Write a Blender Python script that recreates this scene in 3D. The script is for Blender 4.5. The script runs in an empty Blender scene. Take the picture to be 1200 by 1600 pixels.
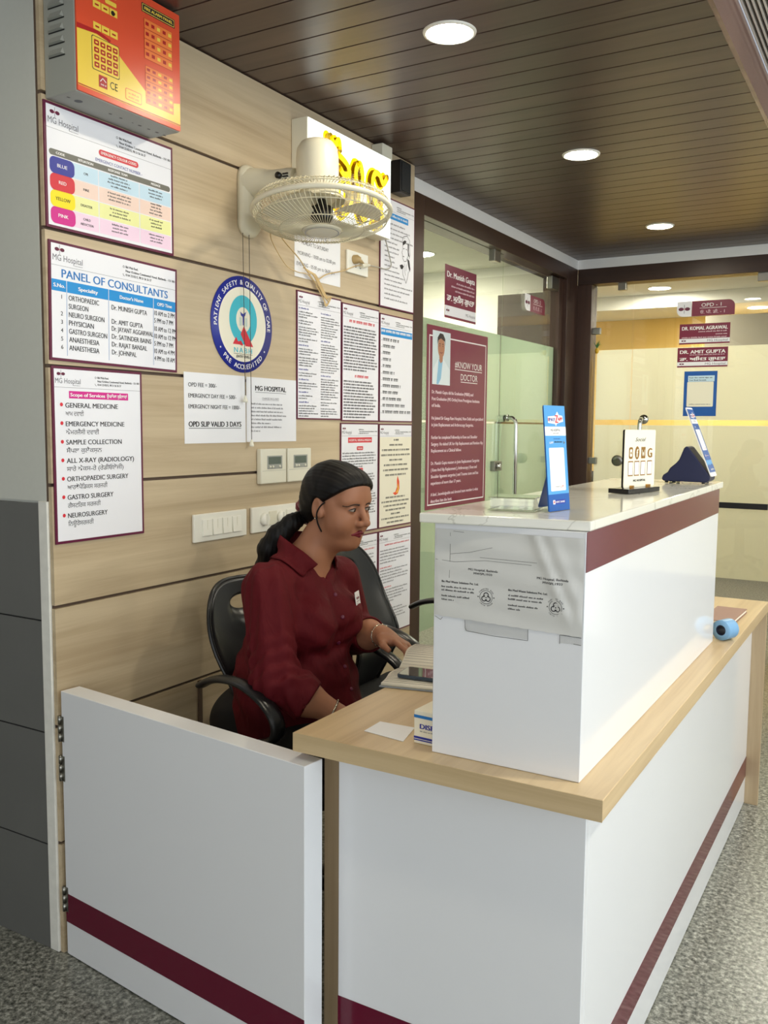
import bpy, bmesh, math, random
import numpy as np
from mathutils import Vector, Matrix

random.seed(7)
S = bpy.context.scene
COL = S.collection
PI = math.pi

# ---------------------------------------------------------------- camera
FOCAL_PX = 1396.7
cam_data = bpy.data.cameras.new('camera')
cam = bpy.data.objects.new('camera', cam_data)
COL.objects.link(cam)
cam_data.sensor_fit = 'VERTICAL'
cam_data.sensor_height = 24.0
cam_data.lens = FOCAL_PX * 24.0 / 1600.0
cam_data.clip_start = 0.05
cam_data.clip_end = 60
_ya, _pi, _ro = math.radians(30.3486), math.radians(5.4557), math.radians(0.4868)
_fw = Vector((-math.sin(_ya) * math.cos(_pi), math.cos(_ya) * math.cos(_pi), -math.sin(_pi)))
_rt = Vector((math.cos(_ya), math.sin(_ya), 0))
_up = _rt.cross(_fw)
_r2 = _rt * math.cos(_ro) + _up * math.sin(_ro)
_u2 = -_rt * math.sin(_ro) + _up * math.cos(_ro)
_m = Matrix((_r2, _u2, -_fw)).transposed().to_4x4()
_m.translation = Vector((1.8378, -1.4992, 1.3800))
cam.matrix_world = _m
S.camera = cam

# ---------------------------------------------------------------- light of the place
S.view_settings.view_transform = 'Standard'
S.view_settings.look = 'None'
S.view_settings.gamma = 1.0
S.view_settings.use_curve_mapping = False
S.view_settings.exposure = 0.0
S.cycles.max_bounces = 8
S.cycles.diffuse_bounces = 4
S.cycles.glossy_bounces = 4
S.cycles.transmission_bounces = 6
S.cycles.transparent_max_bounces = 12
S.cycles.caustics_reflective = False
S.cycles.caustics_refractive = False
S.cycles.sample_clamp_indirect = 4.0
S.cycles.use_denoising = True

DAY = 1.0          # daylight through the lobby windows
LAMP = 1.0         # downlights
world = bpy.data.worlds.new('world')
S.world = world
world.use_nodes = True
_bg = world.node_tree.nodes['Background']
_bg.inputs[0].default_value = (0.80, 0.90, 1.0, 1)
_bg.inputs[1].default_value = 0.6 * DAY


def area_light(name, loc, direction, sx, sy, power, color):
    l = bpy.data.lights.new(name, 'AREA')
    l.shape = 'RECTANGLE'
    l.size, l.size_y = sx, sy
    l.energy = power
    l.color = color
    o = bpy.data.objects.new(name, l)
    COL.objects.link(o)
    o.location = loc
    o.rotation_euler = Vector(direction).to_track_quat('-Z', 'Y').to_euler()
    return o


# daylight entering by the window wall on the right of the lobby and the entrance behind
area_light('daylight_window', (5.2, -1.0, 1.55), (-1, 0.05, 0.30), 6.0, 2.0, 138 * DAY, (0.86, 0.93, 1.0))
area_light('daylight_entrance', (1.95, -4.7, 1.5), (-0.12, 1, 0.0), 3.6, 2.3, 46 * DAY, (0.95, 0.97, 1.0))

# ---------------------------------------------------------------- materials
def new_mat(name):
    m = bpy.data.materials.new(name)
    m.use_nodes = True
    return m, m.node_tree, m.node_tree.nodes['Principled BSDF']


def lin(c):
    return tuple(((x / 255) / 12.92 if x / 255 <= 0.04045 else ((x / 255 + 0.055) / 1.055) ** 2.4) for x in c)


def mat(name, rgb, rough=0.5, metal=0.0, spec=0.5, coat=0.0, bump=0.0, bscale=80.0, var=0.0, sheen=0.0):
    """plain surface with a faint procedural variation; rgb in sRGB 0-255"""
    m, nt, b = new_mat(name)
    c = lin(rgb)
    b.inputs['Base Color'].default_value = (*c, 1)
    b.inputs['Roughness'].default_value = rough
    b.inputs['Metallic'].default_value = metal
    b.inputs['Specular IOR Level'].default_value = spec
    b.inputs['Coat Weight'].default_value = coat
    b.inputs['Sheen Weight'].default_value = sheen
    if bump or var:
        tc = nt.nodes.new('ShaderNodeTexCoord')
        n = nt.nodes.new('ShaderNodeTexNoise')
        n.inputs['Scale'].default_value = bscale
        n.inputs['Detail'].default_value = 4
        nt.links.new(tc.outputs['Object'], n.inputs['Vector'])
        if bump:
            bp = nt.nodes.new('ShaderNodeBump')
            bp.inputs['Strength'].default_value = bump
            bp.inputs['Distance'].default_value = 0.004
            nt.links.new(n.outputs['Fac'], bp.inputs['Height'])
            nt.links.new(bp.outputs['Normal'], b.inputs['Normal'])
        if var:
            mx = nt.nodes.new('ShaderNodeMix')
            mx.data_type = 'RGBA'
            mx.inputs['A'].default_value = (*[x * (1 - var) for x in c], 1)
            mx.inputs['B'].default_value = (*[min(1, x * (1 + var)) for x in c], 1)
            nt.links.new(n.outputs['Fac'], mx.inputs['Factor'])
            nt.links.new(mx.outputs['Result'], b.inputs['Base Color'])
    return m


def wood(name, light, dark, axis='Y', grain=(1.0, 22.0, 26.0), rough=0.4, island=True, seed=0.0, contrast=(0.3, 0.75)):
    """laminate with grain running along one axis; each plank (mesh island) gets its own run of grain"""
    m, nt, b = new_mat(name)
    N, L = nt.nodes, nt.links
    tc = N.new('ShaderNodeTexCoord')
    mp = N.new('ShaderNodeMapping')
    sc = {'X': (grain[0], grain[1], grain[2]), 'Y': (grain[1], grain[0], grain[2]), 'Z': (grain[1], grain[2], grain[0])}[axis]
    mp.inputs['Scale'].default_value = sc
    L.new(tc.outputs['Object'], mp.inputs['Vector'])
    vec = mp.outputs['Vector']
    if island:
        geo = N.new('ShaderNodeNewGeometry')
        mul = N.new('ShaderNodeVectorMath')
        mul.operation = 'SCALE'
        mul.inputs[0].default_value = (37.0, 61.0, 83.0)
        L.new(geo.outputs['Random Per Island'], mul.inputs['Scale'])
        add = N.new('ShaderNodeVectorMath')
        L.new(vec, add.inputs[0])
        L.new(mul.outputs['Vector'], add.inputs[1])
        vec = add.outputs['Vector']
    n1 = N.new('ShaderNodeTexNoise')
    n1.inputs['Scale'].default_value = 1.0
    n1.inputs['Detail'].default_value = 8
    n1.inputs['Roughness'].default_value = 0.62
    n1.inputs['Distortion'].default_value = 0.6
    L.new(vec, n1.inputs['Vector'])
    n2 = N.new('ShaderNodeTexNoise')
    n2.inputs['Scale'].default_value = 0.22
    n2.inputs['Detail'].default_value = 3
    L.new(vec, n2.inputs['Vector'])
    mx = N.new('ShaderNodeMath')
    mx.operation = 'ADD'
    L.new(n1.outputs['Fac'], mx.inputs[0])
    L.new(n2.outputs['Fac'], mx.inputs[1])
    hf = N.new('ShaderNodeMath')
    hf.operation = 'MULTIPLY'
    hf.inputs[1].default_value = 0.5
    L.new(mx.outputs[0], hf.inputs[0])
    cr = N.new('ShaderNodeValToRGB')
    cr.color_ramp.elements[0].position = contrast[0]
    cr.color_ramp.elements[0].color = (*lin(dark), 1)
    cr.color_ramp.elements[1].position = contrast[1]
    cr.color_ramp.elements[1].color = (*lin(light), 1)
    e = cr.color_ramp.elements.new(0.5 * (contrast[0] + contrast[1]))
    e.color = (*[0.42 * a + 0.58 * c for a, c in zip(lin(dark), lin(light))], 1)
    L.new(hf.outputs[0], cr.inputs['Fac'])
    L.new(cr.outputs['Color'], b.inputs['Base Color'])
    b.inputs['Roughness'].default_value = rough
    return m


def emit(name, rgb, strength):
    m, nt, b = new_mat(name)
    b.inputs['Base Color'].default_value = (*lin(rgb), 1)
    b.inputs['Emission Color'].default_value = (*lin(rgb), 1)
    b.inputs['Emission Strength'].default_value = strength
    return m


def glass_sheet(name, tint=(0.93, 0.97, 0.94), rough=0.0, boost=1.0):
    """a thin pane: fresnel mirror over a clear tinted sheet"""
    m, nt, b = new_mat(name)
    N, L = nt.nodes, nt.links
    N.remove(b)
    out = N['Material Output']
    tr = N.new('ShaderNodeBsdfTransparent')
    tr.inputs['Color'].default_value = (*tint, 1)
    gl = N.new('ShaderNodeBsdfGlossy')
    gl.inputs['Roughness'].default_value = rough
    fr = N.new('ShaderNodeFresnel')
    geo = N.new('ShaderNodeNewGeometry')
    io = N.new('ShaderNodeMapRange')                # same reflectance from either face of the sheet
    io.inputs['To Min'].default_value = 1.5
    io.inputs['To Max'].default_value = 1 / 1.5
    L.new(geo.outputs['Backfacing'], io.inputs['Value'])
    L.new(io.outputs['Result'], fr.inputs['IOR'])
    mu = N.new('ShaderNodeMath')
    mu.operation = 'MULTIPLY'
    mu.inputs[1].default_value = boost
    mu.use_clamp = True
    L.new(fr.outputs[0], mu.inputs[0])
    mx = N.new('ShaderNodeMixShader')
    L.new(mu.outputs[0], mx.inputs['Fac'])
    L.new(tr.outputs[0], mx.inputs[1])
    L.new(gl.outputs[0], mx.inputs[2])
    L.new(mx.outputs[0], out.inputs['Surface'])
    return m


def frosted(name, rgb, clear=0.12, gloss=0.06):
    """etched film: scatters light through and off itself"""
    m, nt, b = new_mat(name)
    N, L = nt.nodes, nt.links
    N.remove(b)
    out = N['Material Output']
    c = (*lin(rgb), 1)
    tl = N.new('ShaderNodeBsdfTranslucent')
    tl.inputs['Color'].default_value = c
    df = N.new('ShaderNodeBsdfDiffuse')
    df.inputs['Color'].default_value = c
    tp = N.new('ShaderNodeBsdfTransparent')
    gl = N.new('ShaderNodeBsdfGlossy')
    gl.inputs['Roughness'].default_value = 0.12
    m1 = N.new('ShaderNodeMixShader'); m1.inputs['Fac'].default_value = 0.24
    L.new(tl.outputs[0], m1.inputs[1]); L.new(df.outputs[0], m1.inputs[2])
    m2 = N.new('ShaderNodeMixShader'); m2.inputs['Fac'].default_value = clear
    L.new(m1.outputs[0], m2.inputs[1]); L.new(tp.outputs[0], m2.inputs[2])
    m3 = N.new('ShaderNodeMixShader'); m3.inputs['Fac'].default_value = gloss
    L.new(m2.outputs[0], m3.inputs[1]); L.new(gl.outputs[0], m3.inputs[2])
    L.new(m3.outputs[0], out.inputs['Surface'])
    return m


def granite(name):
    m, nt, b = new_mat(name)
    N, L = nt.nodes, nt.links
    tc = N.new('ShaderNodeTexCoord')
    n1 = N.new('ShaderNodeTexNoise'); n1.inputs['Scale'].default_value = 75; n1.inputs['Detail'].default_value = 5; n1.inputs['Roughness'].default_value = 0.75
    n2 = N.new('ShaderNodeTexVoronoi'); n2.inputs['Scale'].default_value = 120
    n3 = N.new('ShaderNodeTexNoise'); n3.inputs['Scale'].default_value = 2.2; n3.inputs['Detail'].default_value = 3
    for n in (n1, n2, n3):
        L.new(tc.outputs['Object'], n.inputs['Vector'])
    r1 = N.new('ShaderNodeValToRGB')
    el = r1.color_ramp.elements
    el[0].position = 0.36; el[0].color = (*lin((62, 63, 58)), 1)
    el[1].position = 0.66; el[1].color = (*lin((205, 203, 192)), 1)
    e = el.new(0.5); e.color = (*lin((136, 136, 126)), 1)
    L.new(n1.outputs['Fac'], r1.inputs['Fac'])
    mx = N.new('ShaderNodeMix'); mx.data_type = 'RGBA'; mx.blend_type = 'MULTIPLY'; mx.inputs['Factor'].default_value = 0.55
    L.new(r1.outputs['Color'], mx.inputs['A'])
    bw = N.new('ShaderNodeRGBToBW'); L.new(n2.outputs['Color'], bw.inputs[0])
    r2 = N.new('ShaderNodeValToRGB'); r2.color_ramp.elements[0].color = (0.35, 0.35, 0.33, 1); r2.color_ramp.elements[1].color = (1, 1, 0.97, 1)
    L.new(bw.outputs[0], r2.inputs['Fac'])
    L.new(r2.outputs['Color'], mx.inputs['B'])
    mx2 = N.new('ShaderNodeMix'); mx2.data_type = 'RGBA'; mx2.blend_type = 'MULTIPLY'; mx2.inputs['Factor'].default_value = 0.35
    L.new(mx.outputs['Result'], mx2.inputs['A']); L.new(n3.outputs['Color'], mx2.inputs['B'])
    L.new(mx.outputs['Result'], b.inputs['Base Color'])
    b.inputs['Roughness'].default_value = 0.28
    return m


def marble(name):
    m, nt, b = new_mat(name)
    N, L = nt.nodes, nt.links
    tc = N.new('ShaderNodeTexCoord')
    n1 = N.new('ShaderNodeTexNoise'); n1.inputs['Scale'].default_value = 3.0; n1.inputs['Detail'].default_value = 6; n1.inputs['Distortion'].default_value = 2.2
    L.new(tc.outputs['Object'], n1.inputs['Vector'])
    cr = N.new('ShaderNodeValToRGB')
    el = cr.color_ramp.elements
    el[0].position = 0.485; el[0].color = (*lin((228, 226, 214)), 1)
    el[1].position = 0.515; el[1].color = (*lin((228, 226, 214)), 1)
    e = el.new(0.5); e.color = (*lin((200, 197, 184)), 1)
    L.new(n1.outputs['Fac'], cr.inputs['Fac'])
    L.new(cr.outputs['Color'], b.inputs['Base Color'])
    b.inputs['Roughness'].default_value = 0.1
    return m


M = {}
M['panel_wood'] = wood('beige_wood_laminate', (214, 196, 164), (160, 138, 106), 'Y', (1.1, 20, 30), rough=0.42)
M['desk_wood'] = wood('beige_desk_laminate', (230, 205, 162), (176, 146, 104), 'Y', (1.1, 26, 26), rough=0.3, seed=3)
M['desk_wood_x'] = wood('beige_desk_laminate_cross', (226, 203, 162), (172, 146, 106), 'X', (1.1, 26, 26), rough=0.3)
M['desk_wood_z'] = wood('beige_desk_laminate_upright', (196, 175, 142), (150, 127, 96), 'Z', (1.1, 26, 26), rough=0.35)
M['ceiling_wood'] = wood('dark_brown_slat_laminate', (98, 80, 71), (69, 54, 47), 'X', (1.2, 26, 26), rough=0.34)
M['frame_wood'] = wood('dark_walnut_frame', (72, 48, 36), (46, 30, 22), 'Z', (1.6, 30, 30), rough=0.38)
M['groove'] = mat('groove_shadow_strip', (92, 74, 60), 0.6)
M['white_lam'] = mat('white_gloss_laminate', (232, 233, 235), 0.09, spec=0.5, var=0.012, bscale=2)
M['maroon_lam'] = mat('maroon_gloss_laminate', (98, 12, 42), 0.12, var=0.02, bscale=9)
M['marble'] = marble('pale_marble_top')
M['floor'] = granite('grey_granite_floor')
M['paint_grey'] = mat('grey_white_wall_paint', (200, 201, 192), 0.7, bump=0.05, bscale=60, var=0.03)
M['paint_white'] = mat('white_wall_paint', (232, 230, 222), 0.7, var=0.02, bscale=8)
M['paint_cream'] = mat('cream_room_paint', (242, 241, 230), 0.7, var=0.02, bscale=5)
M['paint_yellow'] = mat('warm_yellow_paint', (236, 198, 116), 0.7, var=0.03, bscale=5)
M['dark_tile'] = mat('dark_grey_wall_tile', (102, 102, 99), 0.42, var=0.08, bscale=6)
M['tile_gap'] = mat('black_tile_joint', (28, 28, 28), 0.8)
M['bead'] = mat('worn_white_corner_bead', (226, 224, 215), 0.6, var=0.12, bscale=40)
M['cornice'] = mat('pale_grey_cornice', (240, 238, 234), 0.6, var=0.02, bscale=12)
M['pane'] = glass_sheet('clear_glass', (0.95, 0.97, 0.93), boost=1.2)
M['pane_far'] = glass_sheet('clear_glass_far', (0.97, 0.98, 0.96), boost=1.2)
M['film_green'] = frosted('frosted_film_green', (198, 214, 196), 0.26)
M['film_cream'] = frosted('frosted_film_cream', (244, 242, 226), 0.06)
M['chrome'] = mat('polished_chrome', (214, 214, 210), 0.12, metal=1.0)
M['steel'] = mat('brushed_steel', (150, 148, 140), 0.32, metal=1.0)
M['black'] = mat('black_plastic', (20, 20, 21), 0.35)
M['chair_black'] = mat('black_moulded_plastic', (22, 23, 25), 0.28, bump=0.03, bscale=300)
M['chair_fabric'] = mat('black_seat_fabric', (16, 16, 17), 0.85, bump=0.3, bscale=400)
M['paper'] = mat('white_paper', (236, 236, 238), 0.6)
M['board'] = mat('white_print_board', (238, 238, 242), 0.32)
M['ink'] = mat('black_print', (34, 32, 36), 0.5)
M['grey_ink'] = mat('grey_print', (112, 110, 116), 0.5)
M['maroon_ink'] = mat('maroon_print', (96, 20, 56), 0.4)
M['maroon_sign'] = mat('maroon_sign_print', (122, 34, 62), 0.32)
M['white_ink'] = mat('white_print', (240, 238, 236), 0.45)
M['pinkish_ink'] = mat('pale_pink_print', (232, 206, 214), 0.45)
M['blue_ink'] = mat('sky_blue_print', (20, 142, 212), 0.4)
M['blue_text'] = mat('blue_title_print', (42, 120, 190), 0.4)
M['navy_ink'] = mat('navy_print', (40, 50, 150), 0.4)
M['red_ink'] = mat('red_print', (214, 44, 58), 0.4)
M['pink_ink'] = mat('magenta_print', (212, 36, 140), 0.4)
M['yellow_ink'] = mat('yellow_print', (250, 226, 20), 0.4)
M['teal_ink'] = mat('teal_print', (62, 184, 200), 0.4)
M['cream_print'] = mat('cream_print_board', (240, 234, 212), 0.4)
M['band_grey'] = mat('olive_grey_print', (112, 110, 100), 0.4)
M['pale_blue'] = mat('pale_blue_print', (200, 226, 240), 0.4)
M['pale_peach'] = mat('pale_peach_print', (244, 216, 200), 0.4)
M['pale_yellow'] = mat('pale_yellow_print', (240, 240, 168), 0.4)
M['pale_pink'] = mat('pale_pink_board_print', (244, 214, 232), 0.4)
M['cream_plastic'] = mat('cream_plastic', (228, 224, 204), 0.3, spec=0.5)
M['fan_cream'] = mat('aged_cream_fan_plastic', (222, 216, 192), 0.34)
M['fan_wire'] = mat('cream_coated_wire', (214, 206, 176), 0.35)
M['fan_blade'] = mat('translucent_cream_blade', (216, 210, 186), 0.25)
M['switch_white'] = mat('ivory_switch_plastic', (240, 238, 226), 0.28)
M['lcd'] = mat('grey_green_lcd', (86, 98, 88), 0.2)
M['box_grey'] = mat('grey_powder_coat', (158, 160, 152), 0.45, bump=0.03, bscale=500)
M['alarm_red'] = mat('alarm_red_print', (222, 82, 50), 0.3)
M['alarm_dkred'] = mat('alarm_dark_red_print', (176, 34, 36), 0.3)
M['alarm_yellow'] = mat('alarm_yellow_print', (240, 206, 78), 0.3)
M['alarm_orange'] = mat('alarm_orange_print', (238, 128, 62), 0.3)
M['sign_face'] = emit('lit_white_acrylic', (250, 255, 246), 1.15)
M['sign_yellow'] = emit('lit_yellow_acrylic', (255, 226, 10), 0.95)
M['sign_rim'] = mat('amber_letter_edge', (214, 176, 24), 0.3)
M['lens'] = emit('downlight_lens', (255, 244, 220), 150.0 * LAMP)
M['lens_room'] = emit('room_lamp_lens', (255, 249, 232), 360.0 * LAMP)
M['lamp_trim'] = mat('white_lamp_trim', (240, 238, 228), 0.4)
M['cord_tan'] = mat('tan_flex', (206, 178, 128), 0.5)
M['cord_dark'] = mat('dark_pull_cord', (74, 64, 52), 0.7)
M['cord_grey'] = mat('grey_flex', (176, 172, 160), 0.5)
M['plug_brown'] = mat('old_cream_plug', (178, 152, 104), 0.4)
M['skin'] = mat('skin', (162, 111, 83), 0.5, spec=0.4, var=0.05, bscale=30)
M['lip'] = mat('dark_red_lipstick', (112, 18, 38), 0.35)
M['hair'] = mat('black_hair', (9, 7, 7), 0.52, spec=0.25)
M['brow'] = mat('dark_brow_hair', (52, 36, 30), 0.8)
M['eye_white'] = mat('eye_white', (156, 144, 134), 0.25)
M['iris'] = mat('dark_brown_iris', (34, 22, 18), 0.12)
M['shirt'] = mat('maroon_cotton_shirt', (86, 6, 17), 0.75, spec=0.25, bump=0.12, bscale=900, var=0.06)
_nt = M['shirt'].node_tree                     # broad soft creases under the weave
_b = _nt.nodes['Principled BSDF']
_tc = _nt.nodes.new('ShaderNodeTexCoord')
_mp = _nt.nodes.new('ShaderNodeMapping'); _mp.inputs['Scale'].default_value = (26, 26, 9); _mp.inputs['Rotation'].default_value = (0.35, 0.5, 0)
_n = _nt.nodes.new('ShaderNodeTexNoise'); _n.inputs['Scale'].default_value = 1.0; _n.inputs['Detail'].default_value = 2.5; _n.inputs['Distortion'].default_value = 0.8
_bp = _nt.nodes.new('ShaderNodeBump'); _bp.inputs['Strength'].default_value = 0.55; _bp.inputs['Distance'].default_value = 0.012
_nt.links.new(_tc.outputs['Object'], _mp.inputs['Vector']); _nt.links.new(_mp.outputs['Vector'], _n.inputs['Vector']); _nt.links.new(_n.outputs['Fac'], _bp.inputs['Height'])
_old = _b.inputs['Normal'].links[0].from_node
_nt.links.new(_bp.outputs['Normal'], _old.inputs['Normal'])
M['trouser'] = mat('black_trouser_cloth', (18, 17, 19), 0.85, bump=0.2, bscale=500)
M['scrunchie'] = mat('red_velvet', (112, 12, 30), 0.7, sheen=0.3)
M['silver'] = mat('silver_metal', (190, 180, 160), 0.25, metal=1.0)
M['book_page'] = mat('ruled_cream_page', (236, 230, 212), 0.6)
M['book_cover'] = mat('grey_blue_book_cover', (140, 148, 156), 0.5)
M['phone_glass'] = mat('black_phone_glass', (22, 22, 26), 0.05, coat=1.0)
M['phone_rim'] = mat('blue_grey_phone_edge', (70, 82, 96), 0.3, metal=0.6)
M['card_blue'] = mat('pay_card_blue', (84, 160, 220), 0.3)
M['card_navy'] = mat('pay_card_dark_blue', (26, 88, 166), 0.3)
M['navy_plastic'] = mat('navy_plastic', (14, 22, 62), 0.4)
M['acrylic'] = glass_sheet('clear_acrylic', (0.985, 0.99, 0.96), boost=1.6)
M['black_acrylic'] = mat('black_acrylic', (22, 18, 18), 0.1)
M['gold'] = mat('gold_foil', (190, 140, 70), 0.28, metal=0.8)
M['tape_blue'] = mat('pale_blue_tape', (122, 168, 208), 0.35)
M['tape_core'] = mat('dark_blue_core', (22, 30, 62), 0.6)
M['brown_cover'] = mat('brown_book_cover', (150, 112, 98), 0.5)
M['notice_sheet'] = mat('creased_pale_sheet', (214, 213, 208), 0.34, bump=0.25, bscale=14)
M['tape_clear'] = glass_sheet('clear_tape', (0.985, 0.983, 0.975), rough=0.2, boost=1.0)
M['grime'] = mat('grey_grime_line', (96, 94, 92), 0.8)
M['grille'] = mat('white_grille_metal', (224, 220, 214), 0.4)
M['grille_dark'] = mat('dark_duct_gap', (44, 40, 44), 0.8)
M['fascia'] = wood('brown_fascia_laminate', (150, 116, 104), (118, 88, 78), 'Z', (1.5, 20, 20), rough=0.14)
M['blind'] = mat('grey_beam_paint', (150, 143, 128), 0.6)
M['leaf'] = mat('green_plastic_leaf', (60, 112, 50), 0.5)
M['fruit'] = mat('yellow_plastic_fruit', (216, 170, 40), 0.5)
M['dark_void'] = mat('dark_furniture', (58, 44, 38), 0.6)
M['coat_white'] = mat('white_coat_print', (222, 232, 236), 0.4)
M['skin_print'] = mat('portrait_skin_print', (176, 122, 92), 0.4)
M['hair_print'] = mat('portrait_hair_print', (30, 24, 24), 0.4)
M['sky_print'] = mat('portrait_backdrop_print', (206, 220, 224), 0.4)
M['shirt_print'] = mat('portrait_shirt_print', (140, 190, 220), 0.4)
M['flame_red'] = mat('flame_orange_print', (232, 76, 36), 0.4)

# ---------------------------------------------------------------- mesh builder
CAP = 0.727


class MB:
    def __init__(s):
        s.v, s.f, s.mi, s.sm, s.mats = [], [], [], [], []
        s.T = None

    def m(s, key):
        mm = M[key] if isinstance(key, str) else key
        if mm not in s.mats:
            s.mats.append(mm)
        return s.mats.index(mm)

    def add(s, verts, faces, key, smooth=False):
        o = len(s.v)
        if s.T is not None:
            verts = [s.T @ Vector(p) for p in verts]
        s.v.extend([tuple(p) for p in verts])
        k = s.m(key)
        for f in faces:
            s.f.append([i + o for i in f]); s.mi.append(k); s.sm.append(smooth)
        return s

    def box(s, a, b, key):
        (x0, y0, z0), (x1, y1, z1) = a, b
        x0, x1 = min(x0, x1), max(x0, x1); y0, y1 = min(y0, y1), max(y0, y1); z0, z1 = min(z0, z1), max(z0, z1)
        v = [(x0, y0, z0), (x1, y0, z0), (x1, y1, z0), (x0, y1, z0), (x0, y0, z1), (x1, y0, z1), (x1, y1, z1), (x0, y1, z1)]
        return s.add(v, [(0, 3, 2, 1), (4, 5, 6, 7), (0, 1, 5, 4), (1, 2, 6, 5), (2, 3, 7, 6), (3, 0, 4, 7)], key)

    def prism(s, pts, z0, z1, key, smooth=False):
        """polygon in local xy extruded along z"""
        n = len(pts)
        v = [(p[0], p[1], z0) for p in pts] + [(p[0], p[1], z1) for p in pts]
        f = [tuple(range(n))[::-1], tuple(range(n, 2 * n))]
        s.add(v, f, key)
        return s.add(v, [(i, (i + 1) % n, n + (i + 1) % n, n + i) for i in range(n)], key, smooth)

    def tube(s, path, r, key, seg=10, closed=False, flat=1.0, up=(0, 0, 1), caps=True):
        """swept round (or flattened) bar; r may be a list"""
        P = [Vector(p) for p in path]
        n = len(P)
        rs = r if isinstance(r, (list, tuple)) else [r] * n
        vs, fs = [], []
        u = None
        for i in range(n):
            a = P[(i - 1) % n] if (closed or i > 0) else P[i]
            b = P[(i + 1) % n] if (closed or i < n - 1) else P[i]
            t = (b - a).normalized()
            if u is None:
                u = Vector(up)
                if abs(u.dot(t)) > 0.95:
                    u = Vector((1, 0, 0)) if abs(t.x) < 0.9 else Vector((0, 1, 0))
            u = (u - t * u.dot(t)).normalized()
            w = t.cross(u)
            for k in range(seg):
                a_ = 2 * PI * k / seg
                vs.append(P[i] + (w * math.cos(a_) + u * math.sin(a_) * flat) * rs[i])
        m_ = n if closed else n - 1
        for i in range(m_):
            for k in range(seg):
                j, l = (i + 1) % n, (k + 1) % seg
                fs.append((i * seg + k, i * seg + l, j * seg + l, j * seg + k))
        s.add(vs, fs, key, True)
        if caps and not closed:
            s.add(vs[:seg], [tuple(range(seg))[::-1]], key)
            s.add(vs[-seg:], [tuple(range(seg))], key)
        return s

    def lathe(s, prof, key, seg=32, axis='Z', center=(0, 0, 0), smooth=True, cap=True):
        vs, fs = [], []
        c = Vector(center)
        for (r, h) in prof:
            for k in range(seg):
                a = 2 * PI * k / seg
                x, y = r * math.cos(a), r * math.sin(a)
                p = {'Z': (x, y, h), 'X': (h, x, y), 'Y': (y, h, x)}[axis]
                vs.append(c + Vector(p))
        for i in range(len(prof) - 1):
            for k in range(seg):
                l = (k + 1) % seg
                fs.append((i * seg + k, i * seg + l, (i + 1) * seg + l, (i + 1) * seg + k))
        if cap:
            fs.append(tuple(range(seg))[::-1])
            fs.append(tuple(range((len(prof) - 1) * seg, len(prof) * seg)))
        return s.add(vs, fs, key, smooth)

    def ball(s, c, r, key, nu=16, nv=10):
        rx, ry, rz = r if isinstance(r, (tuple, list)) else (r, r, r)
        prof = [(math.sin(PI * i / nv), -math.cos(PI * i / nv)) for i in range(nv + 1)]
        vs, fs = [], []
        for (q, h) in prof:
            for k in range(nu):
                a = 2 * PI * k / nu
                vs.append((c[0] + rx * q * math.cos(a), c[1] + ry * q * math.sin(a), c[2] + rz * h))
        for i in range(nv):
            for k in range(nu):
                l = (k + 1) % nu
                fs.append((i * nu + k, i * nu + l, (i + 1) * nu + l, (i + 1) * nu + k))
        return s.add(vs, fs, key, True)

    # ---- printed marks: local plane x right, y up, z out of the sheet
    def rect(s, x0, y0, x1, y1, key, z=0.0):
        return s.add([(x0, y0, z), (x1, y0, z), (x1, y1, z), (x0, y1, z)], [(0, 1, 2, 3)], key)

    def poly(s, pts, key, z=0.0):
        return s.add([(p[0], p[1], z) for p in pts], [tuple(range(len(pts)))], key)

    def disc(s, cx, cy, r, key, z=0.0, ry=None, n=28, a0=0, a1=2 * PI):
        ry = ry or r
        return s.poly([(cx + r * math.cos(a0 + (a1 - a0) * k / n), cy + ry * math.sin(a0 + (a1 - a0) * k / n)) for k in range(n)], key, z)

    def ring(s, cx, cy, r0, r1, key, z=0.0, a0=0.0, a1=2 * PI, n=40, e=1.0):
        v, f = [], []
        for k in range(n + 1):
            a = a0 + (a1 - a0) * k / n
            v += [(cx + r0 * math.cos(a), cy + e * r0 * math.sin(a), z), (cx + r1 * math.cos(a), cy + e * r1 * math.sin(a), z)]
        for k in range(n):
            f.append((2 * k, 2 * k + 1, 2 * k + 3, 2 * k + 2))
        return s.add(v, f, key)

    def rrect(s, x0, y0, x1, y1, r, key, z=0.0):
        return s.poly(rrpts(x0, y0, x1, y1, r), key, z)

    def line(s, pts, w, key, z=0.0):
        for (a, b) in zip(pts[:-1], pts[1:]):
            dx, dy = b[0] - a[0], b[1] - a[1]
            l = math.hypot(dx, dy) or 1
            nx, ny = -dy / l * w / 2, dx / l * w / 2
            s.add([(a[0] + nx, a[1] + ny, z), (a[0] - nx, a[1] - ny, z), (b[0] - nx, b[1] - ny, z), (b[0] + nx, b[1] + ny, z)], [(0, 1, 2, 3)], key)
        return s

    def text(s, t, x, y, h, key, w=None, al='L', bold=0.0, z=0.0, sp=1.0, rot=0.0, shear=0.0):
        vs, fs, (bx0, bx1) = glyphs(t, bold, sp, shear)
        if not vs:
            return s
        k = h / CAP
        kx = k if w is None else w / max(1e-6, bx1 - bx0)
        W = (bx1 - bx0) * kx
        ox = {'L': 0, 'C': -W / 2, 'R': -W}[al]
        ca, sa = math.cos(rot), math.sin(rot)
        reps = [(0.0, 0.0)] if bold < 0.008 else [(-0.011 - 0.55 * bold, 0), (0.011 + 0.55 * bold, 0)] if bold < 0.025 else [(-0.02 - 0.6 * bold, -0.008), (0, 0.008), (0.02 + 0.6 * bold, -0.008)]
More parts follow.
